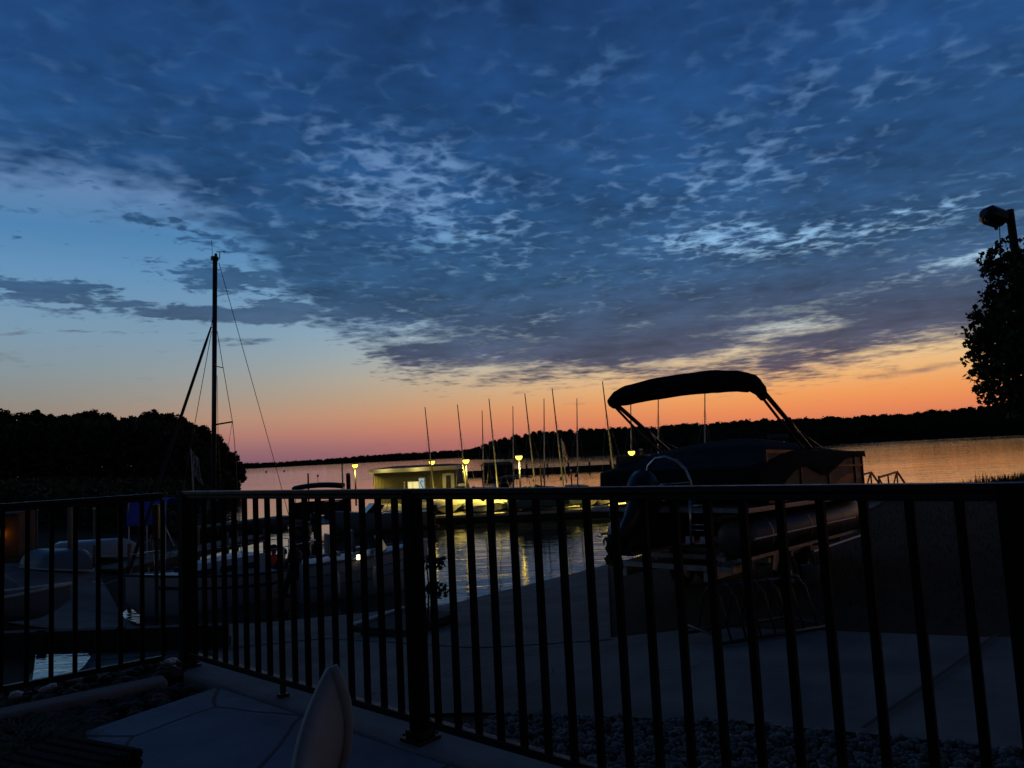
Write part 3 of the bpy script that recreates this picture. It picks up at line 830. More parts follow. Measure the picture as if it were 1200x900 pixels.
MB().tube([fc - ax * 0.28, atd(1184, 262, Dp) - off], 0.045, 8).build('bracket', 'galv', lp)
MB().tube([fc + Vector((0.12, 0, -0.25)), atd(1172, 283, Dp) - off, atd(1174, 310, Dp) - off], 0.012, 5).build('cable', 'rubber', lp)

Dt = 15.0
tb = atd(1222, 622, Dt)
tl = thing('tree', 'tall leafy tree with lobed leaves in front of the leaning light pole', 'tree', (tb.x, tb.y, zg(tb.x, tb.y)))
off = Vector(tl.location)
L_ = []
k_ = Dt / FOC
for (x, y, r, dy) in [(1174, 302, 20, 0), (1163, 312, 14, .2), (1192, 325, 30, -.2), (1166, 350, 12, .1), (1188, 372, 44, 0), (1160, 385, 24, .3), (1150, 398, 17, -.3), (1186, 415, 46, .3), (1158, 425, 22, 0), (1182, 448, 36, -.3), (1165, 458, 17, .2),
                      (1215, 300, 26, .1), (1232, 350, 46, 0), (1245, 400, 52, .4), (1235, 450, 46, -.4), (1205, 465, 26, 0), (1210, 400, 55, .6), (1210, 395, 50, -.7), (1215, 350, 40, .6), (1250, 480, 30, .2), (1268, 440, 34, 0)]:
    p = atd(x, y, Dt + dy) - off; L_.append((p.x, p.y, p.z, r * k_, 1.0))
trk = MB(); tz = lambda x, y: atd(x, y, Dt) - off
trk.tube([(0, 0, -0.3), tz(1216, 560), tz(1210, 470), tz(1204, 380), tz(1190, 315)], [0.1, 0.085, 0.065, 0.045, 0.012], 8)
for a_, b_ in (((1208, 440), (1160, 430)), ((1206, 410), (1155, 398)), ((1203, 380), (1240, 350)), ((1207, 430), (1250, 400)), ((1198, 345), (1174, 302)), ((1200, 350), (1225, 305)), ((1210, 460), (1172, 462)), ((1206, 400), (1168, 352))):
    trk.tube([tz(*a_), (tz(*a_) + tz(*b_)) / 2 + Vector((0, 0, 0.05)), tz(*b_)], [0.032, 0.02, 0.006], 6)
trk.build('trunk', 'bark', tl, smooth=True)
cr = MB()
for p in lobes_points(L_, 8600, rnd, 0.35): leaf_card(cr, p, 0.070, rnd, 0, 1)
for (x, y) in [(1176, 282), (1164, 290), (1151, 300), (1156, 314), (1150, 345), (1147, 370), (1137, 372), (1133, 386), (1134, 400), (1139, 425), (1137, 440), (1145, 455), (1160, 470), (1180, 476), (1170, 474)]:
    for _ in range(9):
        p = atd(x + rnd.gauss(0, 4.5), y + rnd.gauss(0, 4.5), Dt + rnd.gauss(0, 0.1)) - off; leaf_card(cr, p, 0.055, rnd, 0, 1)
cr.build('crown', 'foliage', tl)

# ------------------------------------------------------------------ boats
def hull_mesh(L, B, D, bowrise=0.25, fine=1.6, n=14, transom=0.85):
    """open hull shell plus deck; x from transom (0) to stem (L), z=0 at the keel amidships"""
    vs = []; fs = []; sheer = []
    for i in range(n + 1):
        t = i / n; x = L * t
        hb = B / 2 * (transom + (1 - transom) * min(1, t * 2.5)) * (1 - max(0, (t - 0.42) / 0.58) ** fine)
        hb = max(hb, 0.012)
        kz = D * 0.75 * max(0, (t - 0.72) / 0.28) ** 2 ; sz = D + bowrise * t ** 2
        xk = x - 0.0
        ring = [(xk, 0, kz), (x, hb * 0.55, kz + (sz - kz) * 0.12), (x, hb * 0.88, kz + (sz - kz) * 0.42), (x, hb, kz + (sz - kz) * 0.8), (x, hb * 1.02, sz)]
        ring = [(a, -b_, c) for a, b_, c in reversed(ring[1:])] + ring
        vs += ring; sheer.append((x, hb, sz))
    for i in range(n):
        for k in range(8): fs.append((i * 9 + k, i * 9 + k + 1, (i + 1) * 9 + k + 1, (i + 1) * 9 + k))
    fs.append(tuple(range(9)))
    m_ = MB().add(vs, fs)
    deck = MB(); dv = []; df = []
    for x, hb, sz in sheer: dv += [(x, -hb * 0.98, sz - 0.015), (x, 0, sz + 0.03), (x, hb * 0.98, sz - 0.015)]
    for i in range(n):
        for k in range(2): df.append((i * 3 + k, i * 3 + k + 1, (i + 1) * 3 + k + 1, (i + 1) * 3 + k))
    deck.add(dv, df)
    return m_, deck, sheer

def outboard(parent, pos, tilt, s=1.0, colour='black_plastic'):
    """outboard motor as a part with sub-parts; local x points forward (towards the boat)"""
    p0 = Vector(pos); R_ = Matrix.Rotation(-tilt, 3, 'Y')
    T = lambda v: R_ @ (Vector(v) * s) + p0
    def loft(secs):
        m_ = MB(); vs = []; n = 12
        for (cx, cz, rx, ry) in secs:
            for k in range(n):
                c_, s_ = math.cos(2 * PI * k / n), math.sin(2 * PI * k / n)
                e = 0.7
                vs.append(T((cx + rx * math.copysign(abs(c_) ** e, c_), ry * math.copysign(abs(s_) ** e, s_), cz)))
        fs = [(i * n + k, i * n + (k + 1) % n, (i + 1) * n + (k + 1) % n, (i + 1) * n + k) for i in range(len(secs) - 1) for k in range(n)]
        fs += [tuple(range(n)), tuple(range((len(secs) - 1) * n, len(secs) * n))]
        return m_.add(vs, fs)
    mot = loft([(-0.2, -0.75, 0.10, 0.05), (-0.2, -0.3, 0.12, 0.08), (-0.18, -0.02, 0.17, 0.13), (-0.17, 0.05, 0.2, 0.15)]).build('outboard_motor', colour, parent, smooth=True)
    loft([(-0.17, 0.04, 0.25, 0.17), (-0.18, 0.12, 0.30, 0.20), (-0.20, 0.32, 0.31, 0.205), (-0.22, 0.46, 0.27, 0.18), (-0.24, 0.52, 0.18, 0.12)]).build('cowling', colour, mot, smooth=True)
    gc = MB(); gc.tube([T((0.05, 0, -0.82)), T((-0.1, 0, -0.82)), T((-0.35, 0, -0.82)), T((-0.48, 0, -0.82))], [0.02 * s, 0.065 * s, 0.07 * s, 0.045 * s], 10)
    gc.add([T((-0.02, 0, -0.86)), T((-0.3, 0, -0.86)), T((-0.36, 0, -1.02)), T((-0.24, 0, -1.02))], [(0, 1, 2, 3)])
    gc.add([T((0.02, 0.1, -0.64)), T((-0.42, 0.12, -0.64)), T((-0.42, -0.12, -0.64)), T((0.02, -0.1, -0.64))], [(0, 1, 2, 3)])
    gc.build('gearcase', colour, mot, smooth=False)
    pr = MB()
    for k in range(3):
        a_ = k * 2 * PI / 3; pts = []
        for r, w in ((0.04, 0.03), (0.12, 0.075), (0.17, 0.05), (0.185, 0.01)):
            for sg in (-1, 1):
                pts.append(T((-0.53 + sg * w * 0.5, r * math.cos(a_ + sg * w * 3.0), -0.82 + r * math.sin(a_ + sg * w * 3.0))))
        pr.add(pts, [(2 * i, 2 * i + 1, 2 * i + 3, 2 * i + 2) for i in range(3)])
    pr.build('propeller', 'steel', mot)
    MB().box(T((0.05, 0, -0.12)), (0.16 * s, 0.3 * s, 0.35 * s), mtx=R_).build('bracket', 'black_plastic', mot)
    return mot

def pontoon(root, L=6.4, hw=1.2, cover=True, panel='beige'):
    for sg in (-1, 1):
        tb_ = MB(); pts = [(0.30, 0.88 * sg, -0.42), (0.36, 0.88 * sg, -0.42), (L - 0.75, 0.88 * sg, -0.42), (L - 0.3, 0.88 * sg, -0.37), (L + 0.0, 0.88 * sg, -0.28), (L + 0.22, 0.88 * sg, -0.17)]
        tb_.tube(pts, [0.22, 0.3, 0.3, 0.275, 0.19, 0.05], 20)
        tb_.bar((0.0, 0.88 * sg, -0.125), (L - 0.3, 0.88 * sg, -0.115), 0.05, 0.08)
        t_ = tb_.build('pontoon_tube', 'alu', root, smooth=True)
        sp_ = MB()
        for xx in (0.9, 2.5, 4.1, 5.5): sp_.tube([(xx, 0.88 * sg, -0.42), (xx + 0.02, 0.88 * sg, -0.42)], 0.304, 20)
        sp_.tube([(0.2, 0.88 * sg + 0.31 * sg, -0.42), (L - 0.8, 0.88 * sg + 0.31 * sg, -0.42)], 0.02, 6)
        sp_.build('weld_seam', 'galv', t_)
    MB().box((L / 2, 0, -0.04), (L, 2 * hw + 0.05, 0.07)).build('deck', 'galv', root, bevel=0.01)
    z0, z1 = 0.03, 0.72
    for sg in (-1, 1):
        y = sg * (hw - 0.02)
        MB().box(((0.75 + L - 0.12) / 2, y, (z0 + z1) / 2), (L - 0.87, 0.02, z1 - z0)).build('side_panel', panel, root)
        if True:   # dark swoosh and bands on the panel
            g_ = MB(); yo = y + sg * 0.013
            up = [(3.6, 0.18), (4.1, 0.30), (4.6, 0.36), (5.2, 0.37), (L - 0.25, 0.36)]; lo_ = [(3.4, 0.06), (4.1, 0.12), (4.6, 0.20), (5.2, 0.27), (L - 0.25, 0.27)]
            g_.add([(x, yo, z) for x, z in up] + [(x, yo, z) for x, z in lo_], [(i, i + 1, 6 + i, 5 + i) for i in range(4)])
            g_.add([(L - 0.9, yo, 0.06), (L - 0.55, yo, 0.06), (L - 0.45, yo, 0.26), (L - 0.75, yo, 0.26)], [(0, 1, 2, 3)])
            g_.add([(0.9, yo, 0.04), (3.2, yo, 0.04), (3.5, yo, 0.2), (0.9, yo, 0.2)], [(0, 1, 2, 3)])
            g_.build('panel_graphic', 'panel_dark', root)
        fr = MB()
        for z, r in ((z1 + 0.012, 0.026), (0.5, 0.014), (z0 + 0.01, 0.02)):
            fr.bar((0.75, y + sg * 0.014, z), (L - 0.1, y + sg * 0.014, z), 0.034, r * 2)
        for x in (0.76, 2.1, 3.4, 4.9, L - 0.12): fr.bar((x, y + sg * 0.016, z0), (x, y + sg * 0.016, z1), 0.036, 0.036)
        fr.build('side_rail', 'black_plastic', root)
    fr = MB(); fr.box((L - 0.1, 0, (z0 + z1) / 2), (0.02, 2 * hw - 0.06, z1 - z0)); fr.build('bow_panel', panel, root)
    fr = MB(); fr.bar((L - 0.085, -hw + 0.02, z1 + 0.012), (L - 0.085, hw - 0.02, z1 + 0.012), 0.034, 0.05); fr.bar((L - 0.085, -hw + 0.02, 0.4), (L - 0.085, hw - 0.02, 0.4), 0.03, 0.03); fr.build('bow_rail', 'black_plastic', root)
    if cover:
        nx, nyy = 30, 14; vs = []; fs = []
        rr = random.Random(3)
        for i in range(nx + 1):
            for j in range(nyy + 1):
                x = 0.30 + (L - 0.30) * i / nx; t = -1 + 2 * j / nyy
                ridge = 0.24 * math.exp(-((x - 2.7) / 1.3) ** 2) + 0.05 * math.exp(-((x - 4.6) / 0.6) ** 2)
                z = 0.75 + ridge * (1 - t * t) ** 0.8 * 1.0 - (0.26 * max(0, 1 - (x - 0.3) / 1.5) ** 1.2)
                z += 0.012 * math.sin(x * 9 + t * 3) * (1 - abs(t)) + rr.uniform(-0.006, 0.006)
                y = t * (hw + 0.03)
                vs.append((x, y, z))
        w = nyy + 1
        for i in range(nx):
            for j in range(nyy): fs.append((i * w + j, i * w + j + 1, (i + 1) * w + j + 1, (i + 1) * w + j))
        b0 = len(vs)
        for j_, sg in ((0, -1), (nyy, 1)):       # hanging skirt
            o = len(vs)
            for i in range(nx + 1):
                v = vs[i * w + j_]; drop = 0.10 + (0.28 + 0.12 * math.sin(v[0] * 2.1) if v[0] < 3.4 else 0.28 * max(0, (4.4 - v[0]))) * 0.9
                vs.append((v[0], v[1] + sg * 0.012, v[2] - drop))
            for i in range(nx): fs.append((i * w + j_, (i + 1) * w + j_, o + i + 1, o + i))
        o = len(vs)
        for j in range(nyy + 1): v = vs[j]; vs.append((v[0] - 0.03, v[1], v[2] - 0.32))
        for j in range(nyy): fs.append((j, j + 1, o + j + 1, o + j))
        o = len(vs)
        for j in range(nyy + 1): v = vs[nx * w + j]; vs.append((v[0] + 0.015, v[1], v[2] - 0.08))
        for j in range(nyy): fs.append((nx * w + j, nx * w + j + 1, o + j + 1, o + j))
        MB().add(vs, fs).build('cover', 'black_fabric', root, smooth=True)

HEAD = RAD(50.2)
pb = thing('pontoon_boat', 'covered pontoon boat with folded black canopy parked on its trailer on the shore', 'boat', (2.03, 10.49, 0.33))
pb.rotation_euler = (0, RAD(2.0), HEAD)
pontoon(pb, 5.5)
can = MB()
PSH = -0.9
path = [(1.72, -1.20, 1.50), (1.62, -1.20, 1.60), (1.56, -1.12, 1.70), (1.56, -0.9, 1.755), (1.58, -0.5, 1.79), (1.6, 0, 1.79), (1.6, 0.5, 1.765), (1.6, 0.9, 1.72), (1.6, 1.1, 1.68), (1.62, 1.2, 1.63), (1.68, 1.21, 1.56)]
rr_ = [(0.05, 0.06), (0.09, 0.10), (0.13, 0.115), (0.16, 0.125), (0.17, 0.135), (0.17, 0.14), (0.17, 0.135), (0.16, 0.125), (0.13, 0.11), (0.10, 0.10), (0.05, 0.05)]
def dens_(pl, n):
    out = []
    for a_, b_ in zip(pl[:-1], pl[1:]):
        for k in range(n): out.append(tuple(x + (y - x) * k / n for x, y in zip(a_, b_)))
    return out + [tuple(pl[-1])]
path = [(x + PSH, y, z - 0.02) for x, y, z in path]
pth, rads = dens_(path, 4), dens_(rr_, 4)
rc = random.Random(5)
rads = [(a_ * (1 + 0.025 * math.sin(i * 0.9) + rc.uniform(-0.012, 0.012)), b_ * (1 + 0.025 * math.cos(i * 0.7) + rc.uniform(-0.012, 0.012))) for i, (a_, b_) in enumerate(rads)]
cb = can.tube(pth, rads, 16).build('canopy', 'black_fabric', pb, smooth=True)
for sg in (-1, 1):
    fr = MB()
    fr.tube([(2.60, 1.2 * sg, 0.79), (1.70, 1.205 * sg, 1.19), (0.76, 1.2 * sg, 1.60)], 0.034, 8)
    fr.tube([(2.25, 1.2 * sg, 0.79), (1.50, 1.2 * sg, 1.13), (0.70, 1.18 * sg, 1.55)], 0.02, 8)
    fr.tube([(3.20, 1.2 * sg, 0.79), (1.95, 1.205 * sg, 1.09)], 0.012, 6)
    fr.tube([(1.95, 1.205 * sg, 1.01), (1.70, 1.205 * sg, 1.21)], 0.05, 8)
    fr.build('canopy_frame', 'black_plastic', pb, smooth=True)
arch = MB().tube([(-0.02, 0.24, 0.0), (-0.02, 0.24, 0.42), (-0.04, 0.19, 0.58), (-0.06, 0.06, 0.68), (-0.06, -0.10, 0.70), (-0.06, -0.26, 0.64), (-0.04, -0.38, 0.52), (-0.02, -0.44, 0.36), (-0.02, -0.46, 0.0)], 0.022, 8)
arch.tube([(-0.03, 0.24, 0.30), (-0.02, -0.44, 0.34)], 0.014, 6)
arch.build('tow_bar', 'steel', pb, smooth=True)
outboard(pb, (-0.42, 0.10, -0.14), RAD(-48), 1.0)
ld = MB()
for y in (-0.58, -0.82): ld.tube([(-0.36, y, 0.24), (-0.38, y, -0.5)], 0.016, 8)
for z in (0.2, 0.05, -0.04, -0.2, -0.27, -0.44): ld.tube([(-0.37, -0.58, z), (-0.37, -0.82, z)], 0.012, 6)
ld.tube([(-0.36, -0.82, -0.4), (-0.36, -0.86, 0.22), (-0.1, -0.86, 0.26)], 0.014, 6)
ld.build('boarding_ladder', 'steel', pb, smooth=True)
MB().tube([(-0.12, -0.46, 0.2), (-0.12, -0.46, 0.02), (-0.12, -0.58, 0.02)], 0.012, 6).tube([(-0.12, -0.54, 0.2), (-0.12, -0.54, 0.04)], 0.012, 6).build('rail_bracket', 'steel', pb, smooth=True)
for y in (-0.45, -0.66): MB().box((-0.16, y, -0.42), (0.03, 0.11, 0.1)).build('tail_light', 'white_trim', pb)

tr = thing('boat_trailer', 'galvanised trailer carrying the covered pontoon boat', 'trailer', (2.03, 10.49, 0.33))
tr.rotation_euler = (0, RAD(2.0), HEAD)
for sg in (-1, 1):
    f_ = MB(); f_.bar((-0.1, 0.62 * sg, -0.90), (4.6, 0.62 * sg, -0.90), 0.06, 0.12); f_.bar((4.6, 0.62 * sg, -0.90), (6.8, 0.04 * sg, -0.90), 0.06, 0.12)
    f_.build('frame_rail', 'galv', tr)
    b2 = MB(); b2.bar((0.2, 0.98 * sg, -0.70), (5.3, 0.98 * sg, -0.70), 0.10, 0.05); b2.bar((0.2, 0.72 * sg, -0.70), (5.3, 0.72 * sg, -0.70), 0.10, 0.05)
    b2.tube([(2.3, 1.22 * sg, -0.78), (5.2, 1.22 * sg, -0.74), (5.5, 1.16 * sg, -0.66), (5.6, 1.0 * sg, -0.62)], 0.025, 8)
    b2.build('bunk', 'galv', tr)
    for x in (2.1, 2.95):
        wv_ = MB().lathe([(0.17, -0.1), (0.27, -0.1), (0.295, -0.06), (0.295, 0.06), (0.27, 0.1), (0.17, 0.1)], n=24)
        wv_.v = [(x + a_, 0.86 * sg + c_, -1.10 + b_) for a_, b_, c_ in wv_.v]
        w_ = wv_.build('wheel', 'rubber', tr, smooth=True)
        rv = MB().lathe([(0.0, 0.07), (0.05, 0.08), (0.06, 0.05), (0.14, 0.04), (0.17, 0.09), (0.17, -0.09), (0.14, -0.05), (0.0, -0.05)], n=20)
        rv.v = [(x + a_, 0.86 * sg + c_ * sg, -1.10 + b_) for a_, b_, c_ in rv.v]
        rv.build('rim', 'galv', w_, smooth=True)
    fd = MB(); fd.tube([(1.7, 0.86 * sg, -1.02), (1.78, 0.86 * sg, -0.80), (2.1, 0.86 * sg, -0.745), (2.95, 0.86 * sg, -0.745), (3.27, 0.86 * sg, -0.80), (3.35, 0.86 * sg, -1.02)], (0.012, 0.11), 8)
    fd.build('fender', 'galv', tr)
cm_ = MB()
for x in (0.0, 1.2, 2.1, 2.95, 3.8, 4.5): cm_.bar((x, -0.98, -0.80), (x, 0.98, -0.80), 0.08, 0.07)
cm_.build('crossmember', 'galv', tr)
jk = MB().tube([(6.2, 0.25, -0.55), (6.2, 0.25, -1.12)], 0.035, 8).tube([(6.2, 0.20, -1.16), (6.2, 0.30, -1.16)], 0.08, 12); jk.build('jack', 'galv', tr)

# bicycle rack on the drive
rk = atg(838, 762); rk2 = atg(968, 738)
ang = math.atan2(rk2[1] - rk[1], rk2[0] - rk[0]); Lr = math.dist(rk, rk2)
br = thing('bike_rack', 'dark metal bicycle rack with upright bars standing on the drive beneath the boat', 'bike rack', (rk[0], rk[1], zg(*rk) + 0.03), ang)
f_ = MB()
for y in (0.0, 0.55): f_.tube([(0, y, 0.02), (Lr, y, 0.02)], 0.02, 6)
f_.tube([(0, 0, 0.02), (0, 0.0, 0.12), (0, 0.55, 0.12), (0, 0.55, 0.02)], 0.02, 6); f_.tube([(Lr, 0, 0.02), (Lr, 0.55, 0.02)], 0.02, 6)
f_.tube([(0.15, 0.28, 0.5), (Lr - 0.05, 0.28, 0.5)], 0.018, 6)
f_.build('frame', 'black_plastic', br, smooth=True)
for k in range(7):
    x = 0.2 + (Lr - 0.3) * k / 6
    MB().tube([(x, 0.0, 0.02), (x, 0.14, 0.42), (x, 0.28, 0.52), (x, 0.42, 0.42), (x, 0.55, 0.02)], 0.012, 6).build('hoop', 'black_plastic', br, smooth=True)
# bucket by the trailer
bq = atg(951, 684)
bk = thing('bucket', 'small pale bucket under the bow of the covered pontoon boat', 'bucket', (bq[0], bq[1], zg(*bq)))
MB().lathe([(0.0, 0.0), (0.10, 0.0), (0.13, 0.26), (0.137, 0.27), (0.125, 0.27), (0.1, 0.02), (0.0, 0.02)], n=18).build('pail', 'gel_grey', bk, smooth=True)
MB().tube([(-0.132, 0, 0.25), (-0.1, 0.05, 0.14), (0, 0.14, 0.12), (0.1, 0.05, 0.14), (0.132, 0, 0.25)], 0.005, 5).build('handle', 'galv', bk)

# gangway with truss sides beyond the bow
ga, gb_ = atd(1014, 566, 29.0), atd(1050, 565, 32.0)
ga.z = gb_.z = -1.35
gw = thing('gangway', 'dark truss sided gangway leading to the water beyond the pontoon bow', 'gangway', ga, math.atan2(gb_.y - ga.y, gb_.x - ga.x))
Lg = (gb_ - ga).length
MB().box((Lg / 2, 0, -0.05), (Lg, 1.1, 0.08)).build('deck', 'deck_wood', gw)
for y in (-0.5, 0.5):
    t_ = MB(); h0 = 0.95
    t_.bar((0, y, h0 * 0.93), (Lg * 0.62, y, h0 * 1.02), 0.06, 0.07); t_.bar((Lg * 0.62, y, h0 * 1.02), (Lg, y, 0.1), 0.06, 0.07)
    for x in (0.02, Lg * 0.3, Lg * 0.6): t_.bar((x, y, 0), (x, y, h0), 0.05, 0.05)
    t_.bar((0, y, h0 * 0.93), (Lg * 0.3, y, 0.0), 0.045, 0.045); t_.bar((Lg * 0.3, y, 0), (Lg * 0.6, y, h0), 0.045, 0.045)
    t_.bar((0, y, 0.02), (Lg, y, 0.02), 0.06, 0.06)
    t_.build('truss_side', 'black_plastic', gw)
sup = MB()
for x in (0.3, Lg - 0.4):
    for y in (-0.45, 0.45): sup.tube([(x, y, -1.0), (x, y, 0)], 0.05, 6)
sup.build('leg', 'galv', gw)

# log and weeds on the right bank
lp_ = at(1098, 561, -1.45)
lg = thing('driftwood_log', 'grey driftwood log lying among weeds on the right bank', 'log', (lp_.x, lp_.y, zg(lp_.x, lp_.y) + 0.12), 0.15)
lm = MB().tube([(-0.9, 0, 0.0), (-0.4, 0.02, 0.06), (0.3, -0.02, 0.17), (0.72, 0.03, 0.28)], [0.10, 0.15, 0.17, 0.13], 9)
lm.build('trunk', 'bark', lg); MB().tube([(0.2, 0, 0.2), (0.35, 0.1, 0.45)], [0.05, 0.02], 6).build('branch_stub', 'bark', lg)
mb = MB()
def blade(m_, x, y, z, hh_, rn, w=0.02):
    a_ = rn.uniform(0, 6.28); l = rn.uniform(0.1, 0.5) * hh_
    dx, dy = math.cos(a_) * l, math.sin(a_) * l; sx, sy = -math.sin(a_) * w, math.cos(a_) * w
    m_.add([(x - sx, y - sy, z), (x + sx, y + sy, z), (x + dx * 0.4 + sx * 0.6, y + dy * 0.4 + sy * 0.6, z + hh_ * 0.65), (x + dx * 0.4 - sx * 0.6, y + dy * 0.4 - sy * 0.6, z + hh_ * 0.65), (x + dx, y + dy, z + hh_)], [(0, 1, 2, 3), (3, 2, 4)])
for _ in range(2600):
    px_ = rnd.uniform(1060, 1290); q = at(px_, rnd.uniform(556, 572), -1.6)
    s = sdist(q.x, q.y)
    if s < 0.2 or s > 9: continue
    tall = 1.6 if (abs(px_ - 1078) < 5 or abs(px_ - 1095) < 12 or abs(px_ - 1150) < 10) and rnd.random() < 0.3 else 1.0
    blade(mb, q.x, q.y, zg(q.x, q.y) - 0.03, rnd.uniform(0.12, 0.5) * tall, rnd, 0.018)
stuff(mb.build('weeds', 'grass'))
mb = MB()
n = 0
while n < 9000:
    x, y = rnd.uniform(3.0, 17), rnd.uniform(6.3, 30)
    s = sdist(x, y)
    if s < 1 or (x < 9 and y < 6.6 + 0.15 * (9 - x)): continue
    if y < 8.0 and x < 9 and (y - 6.2) < (9 - x) * 0.30: continue
    blade(mb, x, y, zg(x, y) - 0.02, rnd.uniform(0.04, 0.13), rnd, 0.008); n += 1
stuff(mb.build('grass', 'grass'))

# ------------------------------------------------------------------ marina platform with lamps, hut and dinghies
DZ = -1.68
def frame_at(p, q):
    """thing origin and heading for a straight piece from p to q"""
    return math.atan2(q[1] - p[1], q[0] - p[0]), math.dist(p[:2], q[:2])
a0p, b0p = at(392, 599, DZ), at(800, 592, DZ)
a0p.y = max(a0p.y, 39.0)
A = Vector((-8.9, 36.8, DZ)); B = Vector((10.4, 35.6, DZ))
hd, Lp = frame_at(A, B)
pier = thing('marina_dock', 'wide floating dock with lit deck where the dinghies and the hut stand', 'dock', (A.x, A.y, DZ), hd)
MB().box((Lp / 2, 8.0, -0.07), (Lp, 16.0, 0.12)).build('deck', 'dock_deck', pier)
f_ = MB(); f_.box((Lp / 2, 0.06, -0.27), (Lp - 0.1, 0.1, 0.28)); f_.box((Lp / 2, 15.9, -0.27), (Lp - 0.1, 0.1, 0.28)); f_.box((0.06, 8, -0.27), (0.1, 15.6, 0.28)); f_.box((Lp - 0.06, 8, -0.27), (0.1, 15.6, 0.28))
f_.build('fascia_board', 'dark_wood', pier)
for k in range(9):
    x = 1 + (Lp - 2) * k / 8
    MB().box((x, 1.0, -0.48), (1.2, 1.6, 0.3)).build('float', 'black_plastic', pier)

def dock_lamp(loc, hgt):
    t = thing('dock_lamp', 'lit yellow lamp on a thin dark post', 'lamp', loc)
    MB().tube([(0, 0, 0), (0, 0, hgt - 0.16)], [0.06, 0.045], 10).build('post', 'rail', t, smooth=True)
    MB().lathe([(0.0, 0.20), (0.05, 0.20), (0.19, 0.16), (0.21, 0.13), (0.18, 0.13), (0.0, 0.15)], (0, 0, hgt - 0.10), 16).build('shade', 'galv', t, smooth=True)
    MB().lathe([(0.0, -0.09), (0.07, -0.08), (0.14, -0.02), (0.175, 0.05), (0.178, 0.125), (0.0, 0.14)], (0, 0, hgt - 0.10), 16).build('globe', 'lamp', t, smooth=True)
    return t
LS_ = 1.2
LAMPS = [(416, 545, 'lit dock lamp with a dark post at the left end of the marina dock'), (506, 541, 'lit dock lamp standing in front of the low hut'),
         (546, 539.5, 'lit dock lamp just right of the low hut'), (608, 535, 'lit dock lamp among the dinghy masts in front of the wooded hill'),
         (740, 529.5, 'lit dock lamp seen beside the pontoon boat canopy leg')]
for x, y, lab in LAMPS:
    Yd = {416: 48.0, 506: 45.5, 546: 41.0}.get(x, 39.0)
    hp = atd(x, y, Yd)
    t = dock_lamp((hp.x, hp.y, DZ), hp.z - DZ)
    tag(t, lab, group='lamps along the marina dock')
    ld_ = bpy.data.lights.new('lamp_light', 'SPOT'); ld_.energy = {506: 110, 546: 900, 416: 600}.get(x, 1500); ld_.specular_factor = 0.05; ld_.color = (1.0, 0.74, 0.13); ld_.shadow_soft_size = 0.12; ld_.spot_size = RAD(150); ld_.spot_blend = 0.5
    lo_ = bpy.data.objects.new('lamp_light', ld_); C.objects.link(lo_); lo_.location = (0, -0.22, hp.z - DZ - 0.24); lo_.parent = t
    if x == 506: lo_.location = (0, 0.3, hp.z - DZ - 0.2)

# hut
hl, hr = atd(438, 560, 48.5), atd(534, 556, 48.0)
hh_, Lh = frame_at(hl, hr)
hut = thing('hut', 'low olive sided dock hut with a lit window and a white framed door', 'hut', (hl.x, hl.y, DZ), hh_)
hz = 1.98
sd_m = M_['siding']
w_ = MB(); w_.box((Lh / 2, 1.9, hz / 2), (Lh, 3.8, hz)); 
for k in range(int(Lh / 0.19)):
    w_.box((0.1 + k * 0.19, -0.012, hz / 2), (0.025, 0.022, hz - 0.02))
w_.build('wall', 'siding', hut)
ov = 0.16
ro = MB(); e = [(-ov, -0.5), (Lh + ov * 0.7, -0.5), (Lh + ov * 0.7, 4.2), (-ov, 4.2)]
ro.add([(x, y, hz + 0.26) for x, y in e] + [(0.9, 1.9, hz + 0.38), (Lh - 0.9, 1.9, hz + 0.38)], [(0, 1, 5, 4), (1, 2, 5), (2, 3, 4, 5), (3, 0, 4)])
ro.build('roof', 'roof', hut)
fa = MB()
fa.box((Lh / 2, -0.48, hz + 0.13), (Lh + ov * 1.7 - 0.02, 0.05, 0.25)); fa.box((Lh / 2, -0.22, hz + 0.03), (Lh + ov * 1.6, 0.44, 0.03)); fa.box((-ov + 0.02, 1.85, hz + 0.13), (0.05, 4.6, 0.25)); fa.box((Lh + ov * 0.7 - 0.02, 1.85, hz + 0.13), (0.05, 4.6, 0.25))
fa.build('fascia', 'fascia', hut)
wx0 = Lh * (478 - 438) / 96.0; wx1 = Lh * (491 - 438) / 96.0
wn = MB(); wn.box(((wx0 + wx1) / 2, -0.03, 1.05), (wx1 - wx0, 0.03, 0.55)); wf = wn.build('window', 'lit_window', hut)
f_ = MB()
for z in (0.76, 1.34): f_.box(((wx0 + wx1) / 2, -0.045, z), (wx1 - wx0 + 0.1, 0.05, 0.05))
for x in (wx0, wx1, wx0 * 0.55 + wx1 * 0.45): f_.box((x, -0.045, 1.05), (0.04, 0.05, 0.6))
f_.build('frame', 'white_trim', wf)
mx = Lh * (496.5 - 438) / 96.0
vm = MB().box((mx, -0.28, 0.82), (0.40, 0.45, 1.5)).build('vending_machine_body', 'gel_grey', hut) if False else None
dx = Lh * (525.5 - 438) / 96.0
d_ = MB().box((dx, -0.03, 0.86), (0.30, 0.04, 1.5)).build('door', 'panel_dark', hut)
f_ = MB(); f_.box((dx - 0.27, -0.04, 0.9), (0.22, 0.05, 1.7)); f_.box((dx + 0.27, -0.04, 0.9), (0.22, 0.05, 1.7)); f_.box((dx, -0.04, 1.7), (0.32, 0.05, 0.16)); f_.build('door_frame', 'white_trim', d_)
MB().box((dx + 0.1, -0.075, 0.8), (0.03, 0.05, 0.12)).build('handle', 'steel', d_)
MB().box((Lh * 0.375, -0.04, 0.95), (0.07, 0.05, 0.5)).box((Lh * 0.375, -0.045, 1.3), (0.10, 0.05, 0.1)).build('thermometer', 'white_trim', hut)
